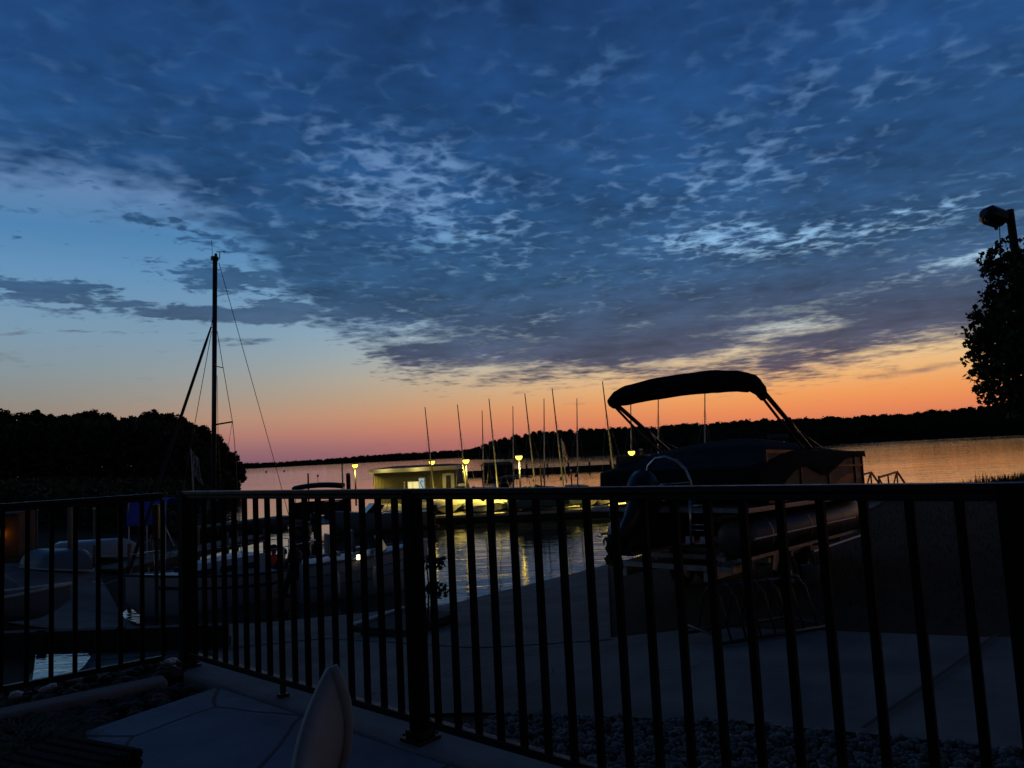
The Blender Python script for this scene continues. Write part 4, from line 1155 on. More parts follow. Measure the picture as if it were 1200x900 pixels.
el_ = bpy.data.lights.new('fascia_fill', 'POINT'); el_.energy = 9; el_.specular_factor = 0.05; el_.color = (1.0, 0.82, 0.3); el_.shadow_soft_size = 0.1  # added fill without a fixture, brightens the hut fascia
for k, xx in enumerate((0.9, 3.0)):
    lo_ = bpy.data.objects.new('fascia_fill', el_); C.objects.link(lo_); lo_.parent = hut; lo_.location = (xx, -0.95, hz + 0.3)
# drinks machine against the hut wall
mc = thing('vending_machine', 'blue and white lit drinks machine against the hut wall by the door', 'vending machine', hut.matrix_basis @ Vector((mx, -0.28, 0)), hh_)
MB().box((0, 0, 0.8), (0.46, 0.42, 1.56)).build('cabinet', 'gel_grey', mc, bevel=0.02)
MB().box((-0.03, -0.218, 0.95), (0.36, 0.015, 1.15)).build('front_panel', 'lit_sign', mc)
s_ = MB(); s_.tube([(0.07, -0.232, 1.32), (-0.04, -0.232, 1.38), (-0.12, -0.232, 1.26), (-0.02, -0.232, 1.08), (0.07, -0.232, 0.92), (-0.02, -0.232, 0.78), (-0.12, -0.232, 0.86)], 0.028, 6); s_.build('wave_mark', 'sign_blue', mc)
# ice chest right of the hut
ic = atd(541, 562, 47.5)
bx = thing('ice_chest', 'white and dark ice chest at the right end of the hut', 'chest', (ic.x, ic.y, DZ), hh_)
MB().box((0, 0, 0.45), (0.9, 0.6, 0.9)).build('cabinet', 'panel_dark', bx, bevel=0.02)
MB().box((0.1, 0, 1.0), (0.62, 0.58, 0.16)).build('lid', 'white_trim', bx, bevel=0.02); MB().box((-0.25, -0.32, 0.55), (0.18, 0.03, 0.4)).build('notice', 'white_trim', bx)

# sailing dinghies parked on the dock
def dinghy(label, group, hullm, mastm, mh):
    t = thing('sailing_dinghy', label, 'dinghy', group=group)
    hm, dk, sh = hull_mesh(4.2, 1.5, 0.42, 0.15)
    for m_ in (hm, dk): m_.v = [(y, -(x - 2.6), z + 0.12) for x, y, z in m_.v]
    hm.build('hull', hullm, t, smooth=True); dk.build('deck', 'gel', t, smooth=True)
    MB().tube([(0, 0, 0.4), (0, 0, mh * 0.5), (0, 0, mh)], [0.047, 0.042, 0.024], 8).build('mast', mastm, t, smooth=True)
    b_ = MB().tube([(0, 0.05, 1.15), (0.03, 2.3, 1.05)], 0.03, 6).tube([(0, 0.1, 1.17), (0.0, 1.1, 1.2), (0.02, 2.1, 1.1)], [0.05, 0.09, 0.05], 8); b_.build('boom', 'sail', t, smooth=True)
    w_ = MB()
    for x, y in ((0.7, 0.2), (-0.7, 0.2), (0, -1.5)): w_.tube([(0, 0, mh * 0.74), (x, y, 0.6)], 0.004, 4)
    w_.build('rigging', 'galv', t)
    MB().box((0, -0.9, 0.06), (0.9, 0.12, 0.12)).box((0, 1.0, 0.06), (0.9, 0.12, 0.12)).build('cradle', 'dark_wood', t)
    return t
rowA = [((498, 477), (508, 575)), ((536, 474), (546.5, 575)), ((573, 467), (583, 568)), ((615, 461), (627, 568)), ((647, 455), (660, 568)), ((706, 447), (720, 562))]
rowB = [((565, 481), (567, 570)), ((601, 476), (602, 568)), ((637.5, 467), (638, 568)), ((676, 467), (677, 567)), ((739, 458), (740, 560)), ((771.5, 452), (771, 560)), ((826, 446), (826, 556))]
labA = ['sailing dinghy with a leaning mast in front of the hut', 'sailing dinghy with a leaning mast just right of the hut', 'dinghy with a leaning mast at the foot of the wooded hill slope',
        'dinghy with a leaning mast just right of the lamp among the masts', 'dinghy with a tall leaning mast beside the limp flag', 'dinghy with the tallest leaning mast next to the pontoon boat canopy']
labB = ['dinghy with a thin upright mast left of the wooded hill', 'dinghy with a thin upright mast just left of the lamp among the masts', 'dinghy with a thin upright mast left of the limp flag', 'dinghy with a thin upright mast right of the limp flag',
        'dinghy with an upright mast behind the left leg of the boat canopy', 'dinghy with an upright mast seen under the left half of the boat canopy', 'dinghy with an upright mast seen under the middle of the boat canopy']
for row, labs, Yr, hm_, mm, grp, mh in ((rowA, labA, 41.5, 'gel', 'mast_near', 'dinghies with leaning masts on the dock', 6.0), (rowB, labB, 47.0, 'gel_grey', 'mast', 'dinghies with upright masts along the back of the dock', 6.0)):
    proto = None
    for (top, low), lab in zip(row, labs):
        tp = atd(top[0], top[1], Yr)
        yb = top[1] + 1; 
        # foot of the mast on the deck, along the same image line
        k_ = 0.0
        for _ in range(12):
            px_ = top[0] + (low[0] - top[0]) * k_; py_ = top[1] + (low[1] - top[1]) * k_
            zz = atd(px_, py_, Yr).z
            k_ += (zz - (DZ + 0.02)) * FOC / Yr / (low[1] - top[1])
        ft = atd(px_, py_, Yr); ft.z = DZ + 0.005
        d = tp - ft
        if proto is None: proto = o = dinghy(lab, grp, hm_, mm, mh)
        else: o = copy_tree(proto, lab, grp)
        s = d.length / mh
        ax = math.atan2(d.x, d.z)
        o.location = ft; o.scale = (s, s, s); o.rotation_euler = (0, ax, 0.0)

# boat under a green tarpaulin at the front of the dock
gp = at(645, 607, DZ)
gp.y = max(gp.y, 38.2)
gt = thing('tarp_covered_boat', 'small boat under a green tented tarpaulin on the front of the dock', 'boat', (at(645, 600, DZ).x, 37.2, DZ), RAD(6))
hm, dk, sh = hull_mesh(4.0, 1.5, 0.5, 0.1)
for m_ in (hm,): m_.v = [(x - 2, y, z + 0.05) for x, y, z in m_.v]
hm.build('hull', 'gel_grey', gt, smooth=True)
vs = []; fs = []; nx = 16
rt = random.Random(2)
for i in range(nx + 1):
    t_ = i / nx; x = -1.9 + 3.5 * t_; r_ = 1.12 - 0.1 * math.cos(t_ * 9) - 0.55 * max(0, (t_ - 0.72) / 0.28) ** 1.4 - 0.3 * max(0, (0.15 - t_) / 0.15)
    for y, z in ((-0.95, 0.25), (-0.6, 0.25 + (r_ - 0.25) * 0.42), (-0.25, 0.25 + (r_ - 0.25) * 0.8), (0, r_), (0.25, 0.25 + (r_ - 0.25) * 0.8), (0.6, 0.25 + (r_ - 0.25) * 0.42), (0.95, 0.25)):
        vs.append((x + (0.25 * (abs(y) / 0.95) if t_ > 0.9 else 0), y * (1 - 0.25 * t_ ** 3) + 0.04 * math.sin(i * 1.7), z + 0.035 * math.sin(i * 2.3 + y * 3)))
for i in range(nx):
    for k in range(6): fs.append((i * 7 + k, i * 7 + k + 1, (i + 1) * 7 + k + 1, (i + 1) * 7 + k))
MB().add(vs, fs).build('tarpaulin', 'tarp_green', gt, smooth=False)

# rowing boats lying along the dock front
def rowboat(label, loc, rz, m_, flip=False, L=3.4, grp=None):
    t = thing('rowing_boat', label, 'boat', loc, rz, grp)
    hm, dk, sh = hull_mesh(L, 1.3, 0.45, 0.18)
    if flip:
        hm.v = [(x - L / 2, y, 0.52 - z) for x, y, z in hm.v]
    else:
        hm.v = [(x - L / 2, y, z) for x, y, z in hm.v]
    hm.build('hull', m_, t, smooth=True)
    g_ = MB(); z_ = (lambda z: 0.52 - z) if flip else (lambda z: z)
    for sg in (-1, 1): g_.tube([(x - L / 2, sg * hb * 1.03, z_(sz)) for x, hb, sz in sh], 0.03, 6)
    g_.build('gunwale', 'white_trim', t, smooth=True)
    if not flip:
        MB().box((-0.6, 0, 0.33), (0.25, 1.1, 0.03)).box((0.4, 0, 0.33), (0.25, 1.0, 0.03)).build('thwart', 'deck_wood', t)
    return t
for x, y, rz, m_, fl, lab in [
                           (697, 590, 0.9, 'gel_grey', True, 'upturned grey rowing boat right of the green tarpaulin'), (545, 588, 1.0, 'gel', True, 'upturned white rowing boat below the lamp right of the hut')]:
    Yr = 37.6 + (598 - y) * 0.3
    p = atd(x, y, Yr); rowboat(lab, (p.x, Yr, DZ + 0.02), rz, m_, fl)

# canvas topped cruiser behind the dock
def cruiser(label, loc, rz, L, canopy, parts=True):
    t = thing('motor_boat', label, 'boat', loc, rz)
    hm, dk, sh = hull_mesh(L, L * 0.38, 0.85, 0.3, 1.9)
    hm.v = [(x - L / 2, y, z - 0.3) for x, y, z in hm.v]; dk.v = [(x - L / 2, y, z - 0.3) for x, y, z in dk.v]
    hm.build('hull', 'gel_grey', t, smooth=True); dk.build('deck', 'gel', t, smooth=True)
    ws = MB(); w = L * 0.16
    ws.add([(0.35, -w, 0.55), (0.9, -w * 0.6, 0.58), (0.9, w * 0.6, 0.58), (0.35, w, 0.55), (0.0, -w, 1.0), (0.42, -w * 0.6, 1.05), (0.42, w * 0.6, 1.05), (0.0, w, 1.0)], [(0, 1, 5, 4), (1, 2, 6, 5), (2, 3, 7, 6)])
    ws.build('windscreen', 'glass', t, solid=0.02)
    fr = MB()
    for y in (-w, w): fr.tube([(0.0, y, 0.5), (-0.25, y, 1.5)], 0.02, 5); fr.tube([(-1.4, y, 0.5), (-1.3, y, 1.5)], 0.02, 5)
    fr.build('canopy_frame', 'steel', t)
    vs = []; fs = []
    for i in range(9):
        x = -1.5 + 1.6 * i / 8
        for j in range(7):
            y = (-1 + 2 * j / 6); vs.append((x, y * w * 1.1, 1.5 + 0.13 * (1 - y * y) - 0.12 * abs(i / 4 - 1) ** 2.2 + 0.0))
    for i in range(8):
        for j in range(6): fs.append((i * 7 + j, i * 7 + j + 1, (i + 1) * 7 + j + 1, (i + 1) * 7 + j))
    MB().add(vs, fs).build('canopy', canopy, t, smooth=True, solid=0.09)
    outboard(t, (-L / 2 - 0.05, 0, 0.35), 0.0, 0.8)
    return t
p = atd(592, 566, 53.5); c1 = cruiser('motor boat with a tan canvas canopy behind the dock near the masts', (p.x, p.y, LAKE + 0.1), RAD(150), 5.2, 'canvas')
c1.scale = (1.1, 1.1, 1.0)
p = atd(447, 590, 43.0); cruiser('motor boat with a black canopy and raked windscreen moored left of the hut', (p.x * 34.6 / 43.0, 34.4, LAKE + 0.25), RAD(205), 4.6, 'black_fabric')

# pontoon boat moored far left of the hut
p = atd(370, 608, 33.5)
pb2 = thing('pontoon_boat', 'dark pontoon boat with a flat raised canopy moored on the left of the lit dock', 'boat', (p.x, 33.5, LAKE + 0.58), RAD(100))
pontoon(pb2, 5.0, 1.2, False, 'hull_dark')
vs = []; fs = []
for i in range(9):
    for j in range(7):
        x = 1.2 + 2.2 * i / 8; y = -1 + 2 * j / 6
        vs.append((x, y * 1.15, 1.66 + 0.1 * (1 - y * y) - 0.1 * abs(i / 4 - 1) ** 2))
for i in range(8):
    for j in range(6): fs.append((i * 7 + j, i * 7 + j + 1, (i + 1) * 7 + j + 1, (i + 1) * 7 + j))
MB().add(vs, fs).build('canopy', 'black_fabric', pb2, smooth=True, solid=0.12)
for sg in (-1, 1):
    MB().tube([(2.3, sg * 1.15, 0.7), (1.3, sg * 1.13, 1.62)], 0.02, 6).tube([(2.3, sg * 1.15, 0.7), (3.3, sg * 1.13, 1.62)], 0.02, 6).build('canopy_frame', 'steel', pb2)
st_ = MB().box((3.0, -0.5, 0.4), (0.6, 0.7, 0.8)); st_.build('console', 'hull_dark', pb2, bevel=0.05)
MB().box((0.9, 0.6, 0.35), (0.6, 0.9, 0.5)).box((0.62, 0.6, 0.75), (0.12, 0.9, 0.4)).build('bench', 'black_fabric', pb2, bevel=0.04)
outboard(pb2, (-0.28, 0, 0.0), 0.0, 1.0)
MB().tube([(1.6, 0.0, 1.7), (1.6, 0, 2.05)], 0.012, 5).lathe([(0, 0), (0.05, 0.02), (0.05, 0.1), (0, 0.12)], (1.6, 0, 2.03), 8).build('stern_lamp', 'white_trim', pb2)

# floating walkway from the left shore to the moored pontoon boat
a_, b_ = at(196, 622, -1.62), at(338, 604, -1.62)
hd, Lw = frame_at(a_, b_)
wk = thing('floating_walkway', 'dark floating walkway reaching from the left shore to the moored pontoon boat', 'walkway', (a_.x, a_.y, -1.62), hd)
MB().box((Lw / 2, 0, -0.05), (Lw, 1.3, 0.1)).build('deck', 'deck_wood', wk)
MB().box((Lw / 2, -0.62, -0.2), (Lw, 0.06, 0.3)).box((Lw / 2, 0.62, -0.2), (Lw, 0.06, 0.3)).build('side_beam', 'dark_wood', wk)
for k in range(5): MB().box((1 + (Lw - 2) * k / 4, 0, -0.4), (1.0, 1.0, 0.35)).build('float', 'black_plastic', wk)

# breakwater far out, with a covered slip
a_, b_ = at(440, 563.5, LAKE), at(800, 545, LAKE)
a_ = at(440, 563, LAKE); b_ = at(800, 546, LAKE)
hd, Lb = frame_at(a_, b_)
bw = thing('breakwater', 'long dark floating breakwater across the lake behind the dock', 'breakwater', (a_.x, a_.y, LAKE), hd)
m_ = MB(); m_.box((Lb / 2, 0, 0.33), (Lb, 2.0, 0.66)); m_.box((Lb / 2, 0, 0.70), (Lb, 2.3, 0.08)); m_.build('deck', 'dark_wood', bw)
for k in range(10):
    x = Lb * (0.3 + 0.068 * k)
    MB().tube([(x, 1.1, -0.5), (x, 1.1, 1.3)], 0.14, 8).build('pile', 'dark_wood', bw)
p = atd(583, 555, 108.0)
cs = thing('covered_slip', 'dark roofed boat slip on the breakwater behind the canvas topped boat', 'boat slip', (p.x, p.y, LAKE), hd)
MB().add([(-2.3, -1.6, 1.6), (2.3, -1.6, 1.6), (2.3, 1.6, 1.6), (-2.3, 1.6, 1.6), (-1.9, 0, 2.05), (1.9, 0, 2.05)], [(0, 1, 5, 4), (1, 2, 5), (2, 3, 4, 5), (3, 0, 4), (0, 1, 2, 3)]).build('roof', 'roof', cs)
for x in (-2.0, 2.0):
    for y in (-1.4, 1.4): MB().tube([(x, y, -0.5), (x, y, 1.6)], 0.08, 6).build('post', 'dark_wood', cs)
MB().box((0, 0.9, 1.0), (4.2, 0.1, 1.2)).build('back_wall', 'dark_wood', cs)

# piles standing in the water round the dock
pil = None
for x, y0, y1, Yp, m_, lab in [(408, 556, 612, 38.0, 'dark_wood', 'dark mooring pile left of the lamp at the dock end'), (401, 545, 610, 39.0, 'fascia', 'thin pale yellow pole left of the lamp at the dock end'), (361, 556, 610, 41.0, 'dark_wood', 'thin dark pole behind the moored pontoon boat'),
                               (633, 544, 600, 43.0, 'brown_wall', 'brown post among the dinghy masts right of the lamp'), (751, 527, 600, 43.0, 'dark_wood', 'dark mooring pile beside the lamp at the boat canopy'), (669, 551, 592, 45, 'flag_red', 'short red marker post right of the limp flag'), (734, 540, 590, 46, 'flag_red', 'short orange marker post left of the lamp at the boat canopy')]:
    tp = atd(x, y0, Yp); zb = LAKE - 0.4
    t = thing('mooring_pile', lab, 'post', (tp.x, tp.y, zb))
    r_ = 0.11 if m_ == 'dark_wood' and x != 361 else 0.045
    MB().tube([(0, 0, 0), (0, 0, tp.z - zb - 0.1), (0, 0, tp.z - zb)], [r_, r_, r_ * 0.8], 10).build('shaft', m_, t, smooth=True)
    MB().lathe([(r_ * 1.15, -0.02), (r_ * 1.15, 0.03), (0.0, 0.09)], (0, 0, tp.z - zb), 10).build('cap', 'galv', t)

# limp flags
def limp_flag(label, foot, top, Y, h_, cols):
    tp = atd(*top, Y); ft = atd(*foot, Y)
    t = thing('flag', label, 'flag', ft)
    v = tp - ft
    MB().tube([(0, 0, 0), v], [0.035, 0.02], 8).build('pole', 'white_metal', t, smooth=True)
    u = v.normalized(); n = 5
    for k, c in enumerate(cols):
        vs = []; fs = []
        for i in range(n + 1):
            s0 = v - u * (0.1 + h_ * i / n)
            for j in range(5):
                a2 = k * 0.9 + j * 0.7 + i * 0.5
                vs.append(s0 + Vector((0.04 + 0.07 * k + 0.045 * j * (0.5 + i / n * 0.8), 0.05 * math.sin(a2 * 1.9), -0.05 * j - 0.06 * k - 0.03 * j * i / n)))
        for i in range(n):
            for j in range(4): fs.append((i * 5 + j, i * 5 + j + 1, (i + 1) * 5 + j + 1, (i + 1) * 5 + j))
        MB().add(vs, fs).build('cloth', c, t, smooth=True, solid=0.012)
    return t
limp_flag('limp pale and red flag hanging from a leaning pole among the masts', (664, 566), (657.5, 514), 44.0, 0.95, ['flag_pale', 'flag_red'])
limp_flag('limp pale flag on a thin pole before the dark trees left of the sailboat', (228, 600), (224, 526), 30.0, 0.95, ['flag_pale', 'hull_dark', 'flag_pale'])
# white mooring buoys
for x, y, lab in [(333, 547.5, 'white mooring buoy nearest the left far shore'), (312, 551, 'small white mooring buoy left of the other buoy')]:
    p = at(x, y + 0.8, LAKE)
    if p.y > 330: p = p * (330 / p.y); p.z = LAKE
    t = thing('mooring_buoy', lab, 'buoy', (p.x, p.y, LAKE))
    MB().lathe([(0, -0.3), (0.3, -0.15), (0.42, 0.15), (0.33, 0.5), (0.12, 0.7), (0, 0.72)], n=14).build('float', 'buoy', t, smooth=True)
    MB().tube([(0, 0, 0.68), (0, 0, 0.95)], 0.05, 6).build('ring', 'galv', t)

# a row of low covered dinghies along the front of the dock
def covered_dinghy():
    t = thing('covered_dinghy', 'low white dinghy under a pale cover in the row along the front of the dock', 'dinghy', group='covered dinghies along the front of the dock')
    hm, dk, sh = hull_mesh(3.6, 1.4, 0.38, 0.14)
    hm.v = [(x - 1.8, y, z + 0.02) for x, y, z in hm.v]; hm.build('hull', 'gel', t, smooth=True)
    vs = []; fs = []
    for i, (x, hb, sz) in enumerate(sh):
        for j in range(7):
            y = -1 + 2 * j / 6
            vs.append((x - 1.8, y * hb * 1.05, sz + 0.03 + (0.22 * math.sin(PI * min(1, (i + 1) / len(sh))) + 0.02 * math.sin(i * 2.1)) * (1 - y * y) - (0.08 if abs(y) == 1 else 0)))
    for i in range(len(sh) - 1):
        for j in range(6): fs.append((i * 7 + j, i * 7 + j + 1, (i + 1) * 7 + j + 1, (i + 1) * 7 + j))
    MB().add(vs, fs).build('cover', 'canvas_pale', t, smooth=True)
    MB().box((-1.0, 0, 0.0), (0.12, 0.9, 0.1)).build('chock', 'dark_wood', t)
    return t
M_['canvas_pale'] = mat('pale_canvas', (0.40, 0.39, 0.33), 0.8, 0, 0.25, 3, 0.3, 10)
cd0 = None
for i, x in enumerate((498, 516, 536, 556, 578, 600, 622, 690, 708)):
    yy = 593.0 - (x - 600) * 0.045
    Yr = 38.2 + (i % 3) * 0.5
    p = atd(x, yy, Yr)
    o = covered_dinghy() if cd0 is None else copy_tree(cd0)
    cd0 = cd0 or o
    o.location = (p.x, Yr, DZ + 0.02); o.rotation_euler = (0, 0, PI / 2 + 0.5 * math.sin(i * 2.3)); o.scale = (0.85, 0.8, 0.8 + 0.1 * (i % 3))

# ------------------------------------------------------------------ sailboat by the ramp
bow = atd(147, 668, 16.9); stern = atd(353, 656, 20.5)
bow.z = stern.z = LAKE
hd = math.atan2(bow.y - stern.y, bow.x - stern.x); Ls = (bow - stern).length
sb = thing('sailboat', 'white sailboat with a tall dark mast and a furled headsail moored by the ramp', 'sailboat', stern, hd)
hm, dk, sh = hull_mesh(Ls, 2.4, 1.0, 0.36, 1.9, 18, 0.72)
hm.v = [(x, y, z - 0.36) for x, y, z in hm.v]; dk.v = [(x, y, z - 0.36) for x, y, z in dk.v]
dk.f = [f for f in dk.f if not (0.35 < sum(dk.v[i][0] for i in f) / 4 < Ls * 0.30)]
hm.build('hull', 'gel', sb, smooth=True); dk.build('deck', 'gel', sb, smooth=True)
g_ = MB()
for sg in (-1, 1): g_.tube([(x, sg * hb * 1.03, sz - 0.36) for x, hb, sz in sh], 0.03, 6)
g_.build('toe_rail', 'hull_dark', sb, smooth=True)
stp = MB()
for sg in (-1, 1): stp.tube([(x, sg * (hb * 0.985 + 0.004), sz - 0.62) for x, hb, sz in sh[:-2]], (0.008, 0.05), 6)
stp.build('stripe', 'hull_dark', sb)
cb_ = MB(); c0, c1_ = Ls * 0.30, Ls * 0.72
cb_.add([(c0, -0.75, 0.62), (c1_, -0.45, 0.70), (c1_, 0.45, 0.70), (c0, 0.75, 0.62), (c0 + 0.05, -0.62, 1.10), (c1_ - 0.45, -0.38, 1.04), (c1_ - 0.45, 0.38, 1.04), (c0 + 0.05, 0.62, 1.10)], [(0, 1, 5, 4), (1, 2, 6, 5), (2, 3, 7, 6), (3, 0, 4, 7), (4, 5, 6, 7)])
cab = cb_.build('cabin', 'gel', sb, bevel=0.05)
wn = MB()
for sg in (-1, 1):
    for x in (c0 + 0.35, c0 + 0.95, c0 + 1.5):
        wn.box((x + 0.15, sg * (0.685 - 0.075 * (x - c0)) , 0.86), (0.4, 0.05, 0.14), rz=-sg * 0.085)
wn.build('window', 'glass', cab, bevel=0.02)
ck = MB()
for sg in (-1, 1): ck.box((Ls * 0.17, sg * 0.60, 0.27), (Ls * 0.24, 0.42, 0.05)); ck.box((Ls * 0.17, sg * 0.84, 0.46), (Ls * 0.24, 0.05, 0.36))
ck.box((Ls * 0.17, 0, -0.10), (Ls * 0.26, 1.5, 0.05)); ck.box((Ls * 0.045, 0, 0.25), (0.05, 1.5, 0.7))
ck.build('cockpit_bench', 'gel', sb, bevel=0.02)
# mast: stands above the pixel column x=250
inv = Matrix.Rotation(-hd, 3, 'Z')
L2 = lambda w: inv @ (Vector(w) - Vector(sb.location))
mt_ = 0.56
mbase = stern + (bow - stern) * mt_
Ym = mbase.y
top = atd(252, 302, Ym); fb = atd(249.5, 640, Ym)
mb_, mtp = L2(fb), L2(top)
mb_.z = 1.0
mast = MB().tube([mb_, mtp], [(0.075, 0.052)] * 2, 12).build('mast', 'mast_dark', sb, smooth=True)
hw = MB(); k_ = Ym / FOC
def M2(x, y): return L2(atd(x, y, Ym))
hw.tube([M2(252, 303), M2(257.5, 303.5), M2(257.5, 295.5)], 0.012, 5); hw.tube([M2(253.5, 295.2), M2(263, 295.2)], 0.01, 5)
hw.add([M2(262, 293.8), M2(264.5, 295.2), M2(262, 296.6)], [(0, 1, 2)])
hw.build('wind_vane', 'black_plastic', mast)
MB().tube([M2(249.2, 305), M2(248, 281)], 0.006, 5).build('antenna', 'black_plastic', mast)
MB().box(M2(251.5, 303), (0.16, 0.1, 0.1)).lathe([(0, 0), (0.035, 0.01), (0.035, 0.1), (0, 0.12)], M2(253, 302), 8).build('masthead', 'black_plastic', mast)
att = M2(247.5, 383); bw_ = Vector((Ls - 0.05, 0, 1.0))
fj = MB().tube([att, att + (bw_ - att) * 0.08, att + (bw_ - att) * 0.5, att + (bw_ - att) * 0.96, bw_], [0.02, 0.035, 0.04, 0.045, 0.015], 8); fj.build('furled_headsail', 'sail', sb, smooth=True)
ri = MB(); r0 = 0.009
ri.tube([M2(249, 372), att], r0, 4)
st2 = Vector((0.05, 0, 0.72))
bs = M2(256.5, 308)
# backstay is led to the quarter
ri.tube([bs, L2(atd(323, 546, Ym + 1.2)), L2(atd(352, 655, 20.4))], r0, 4)
ri.tube([M2(248, 388), M2(229, 493), M2(214, 575), M2(196, 668)], r0, 4)
ri.tube([M2(254.5, 388), M2(261.5, 431), M2(272.5, 494.5), M2(275, 520), M2(283, 650)], r0, 4)
ri.tube([M2(254.5, 440), M2(255.5, 505), M2(262, 650)], r0 * 0.7, 4); ri.tube([M2(272, 495), M2(268, 520), M2(258, 600)], r0 * 0.6, 4)
ri.build('rigging', 'black_plastic', sb)
MB().tube([M2(253, 497.5), M2(272.5, 494.3)], 0.022, 6).tube([M2(250, 428.5), M2(261.5, 431)], 0.012, 5).build('spreader', 'black_plastic', sb)
bm_ = MB(); b0, b1 = M2(254, 600), M2(335, 612)
bm_.tube([mb_ + Vector((-0.15, 0, 0.75)), mb_ + Vector((-1.3, 0, 0.80)), mb_ + Vector((-2.6, 0, 0.7))], [0.06, 0.11, 0.06], 8); bm_.build('boom', 'sail', sb, smooth=True)
pl_ = MB()
for sg in (-1, 1):
    pts = [(Ls - 0.1, 0, 1.45), (Ls - 0.5, sg * 0.32, 1.42), (Ls - 1.2, sg * 0.62, 1.38)]
    pl_.tube(pts, 0.013, 6)
    for q in pts[1:]: pl_.tube([q, (q[0], q[1], 0.9)], 0.012, 6)
    pts = [(0.05, sg * 0.5, 1.25), (0.05, sg * 0.8, 1.25), (1.2, sg * 0.98, 1.22)]
    pl_.tube(pts, 0.013, 6)
    for q in pts: pl_.tube([q, (q[0], q[1], 0.62)], 0.012, 6)
    for x in (2.6, 3.8): pl_.tube([(x, sg * 1.1, 0.65), (x, sg * 1.1, 1.22)], 0.012, 6)
    pl_.tube([(1.2, sg * 0.98, 1.22), (2.6, sg * 1.1, 1.2), (3.8, sg * 1.08, 1.22), (Ls - 1.2, sg * 0.62, 1.38)], 0.006, 4)
pl_.build('guard_rail', 'steel', sb, smooth=True)

# people sitting in the cockpit
def person(label, loc, rz, shirt, facing_turn=0.0):
    """seated figure: origin at the seat, facing local +x"""
    t = thing('person', label, 'person', loc, rz)
    J = {'pel': (0, 0, 0.10), 'belly': (0.0, 0, 0.24), 'chest': (0.03, 0, 0.42), 'neck': (0.04, 0, 0.56), 'head0': (0.06, 0, 0.63), 'head1': (0.065, 0, 0.73),
         'hl': (0.02, 0.10, 0.08), 'kl': (0.42, 0.13, 0.12), 'al': (0.46, 0.13, -0.28), 'tl': (0.62, 0.14, -0.33),
         'hr': (0.02, -0.10, 0.08), 'kr': (0.42, -0.13, 0.12), 'ar': (0.46, -0.13, -0.28), 'tr': (0.62, -0.14, -0.33),
         'sl': (0.03, 0.17, 0.50), 'el': (0.10, 0.24, 0.26), 'wl': (0.32, 0.17, 0.20), 'fl': (0.40, 0.15, 0.19),
         'sr': (0.03, -0.17, 0.50), 'er': (0.10, -0.24, 0.26), 'wr': (0.32, -0.17, 0.20), 'fr': (0.40, -0.15, 0.19)}
    Rr = {'pel': .15, 'belly': .14, 'chest': .15, 'neck': .055, 'head0': .075, 'head1': .095, 'hl': .10, 'kl': .065, 'al': .045, 'tl': .035, 'hr': .10, 'kr': .065, 'ar': .045, 'tr': .035,
          'sl': .065, 'el': .045, 'wl': .03, 'fl': .028, 'sr': .065, 'er': .045, 'wr': .03, 'fr': .028}
    E_ = [('pel', 'belly'), ('belly', 'chest'), ('chest', 'neck'), ('neck', 'head0'), ('head0', 'head1'), ('pel', 'hl'), ('hl', 'kl'), ('kl', 'al'), ('al', 'tl'), ('pel', 'hr'), ('hr', 'kr'), ('kr', 'ar'), ('ar', 'tr'), ('chest', 'sl'), ('sl', 'el'), ('el', 'wl'), ('wl', 'fl'), ('chest', 'sr'), ('sr', 'er'), ('er', 'wr'), ('wr', 'fr')]
    def skin(name, keys, grow, m_):
        ks = [k for k in J if k in keys]; ix = {k: i for i, k in enumerate(ks)}
        me = bpy.data.meshes.new(name); me.from_pydata([J[k] for k in ks], [(ix[a], ix[b]) for a, b in E_ if a in ix and b in ix], [])
        o = bpy.data.objects.new(name, me); C.objects.link(o); o.parent = t; me.materials.append(M_[m_])
        md = o.modifiers.new('skin', 'SKIN'); md.use_smooth_shade = True
        o.modifiers.new('sub', 'SUBSURF').levels = 1; o.modifiers['sub'].render_levels = 2
        for i, k in enumerate(ks):
            r = Rr[k] + grow; me.skin_vertices[0].data[i].radius = (r, r); me.skin_vertices[0].data[i].use_root = (i == 0)
        return o
    skin('body', list(J), 0.0, 'skin')
    skin('shirt', ['pel', 'belly', 'chest', 'sl', 'el', 'sr', 'er'], 0.018, shirt)
    skin('trousers', ['pel', 'hl', 'kl', 'al', 'hr', 'kr', 'ar'], 0.016, 'dark_cloth')
    hr_ = MB().lathe([(0.105, -0.02), (0.112, 0.03), (0.10, 0.085), (0.065, 0.125), (0.0, 0.14)], (0.05, 0, 0.71), 14); hr_.build('hair', 'hair', t, smooth=True)
    return t
def on_bench(px_, side):
    # seat on a cockpit bench, in line with the given photo column
    best = min((abs((sb.matrix_basis @ Vector((0.5 + 0.02 * i, side * 0.58, 0.30))).x / (sb.matrix_basis @ Vector((0.5 + 0.02 * i, side * 0.58, 0.30))).y - atd(px_, 650, 20.0).x / 20.0), i) for i in range(80))[1]
    return sb.matrix_basis @ Vector((0.5 + 0.02 * best, side * 0.58, 0.30))
bpy.context.view_layer.update()
person('person in a red shirt sitting at the stern of the sailboat', on_bench(350.0, -1), hd + PI / 2, 'red_cloth')
person('person in dark clothes sitting in the sailboat cockpit beside the one in red', on_bench(333.0, 1), hd - PI / 2, 'dark_cloth')

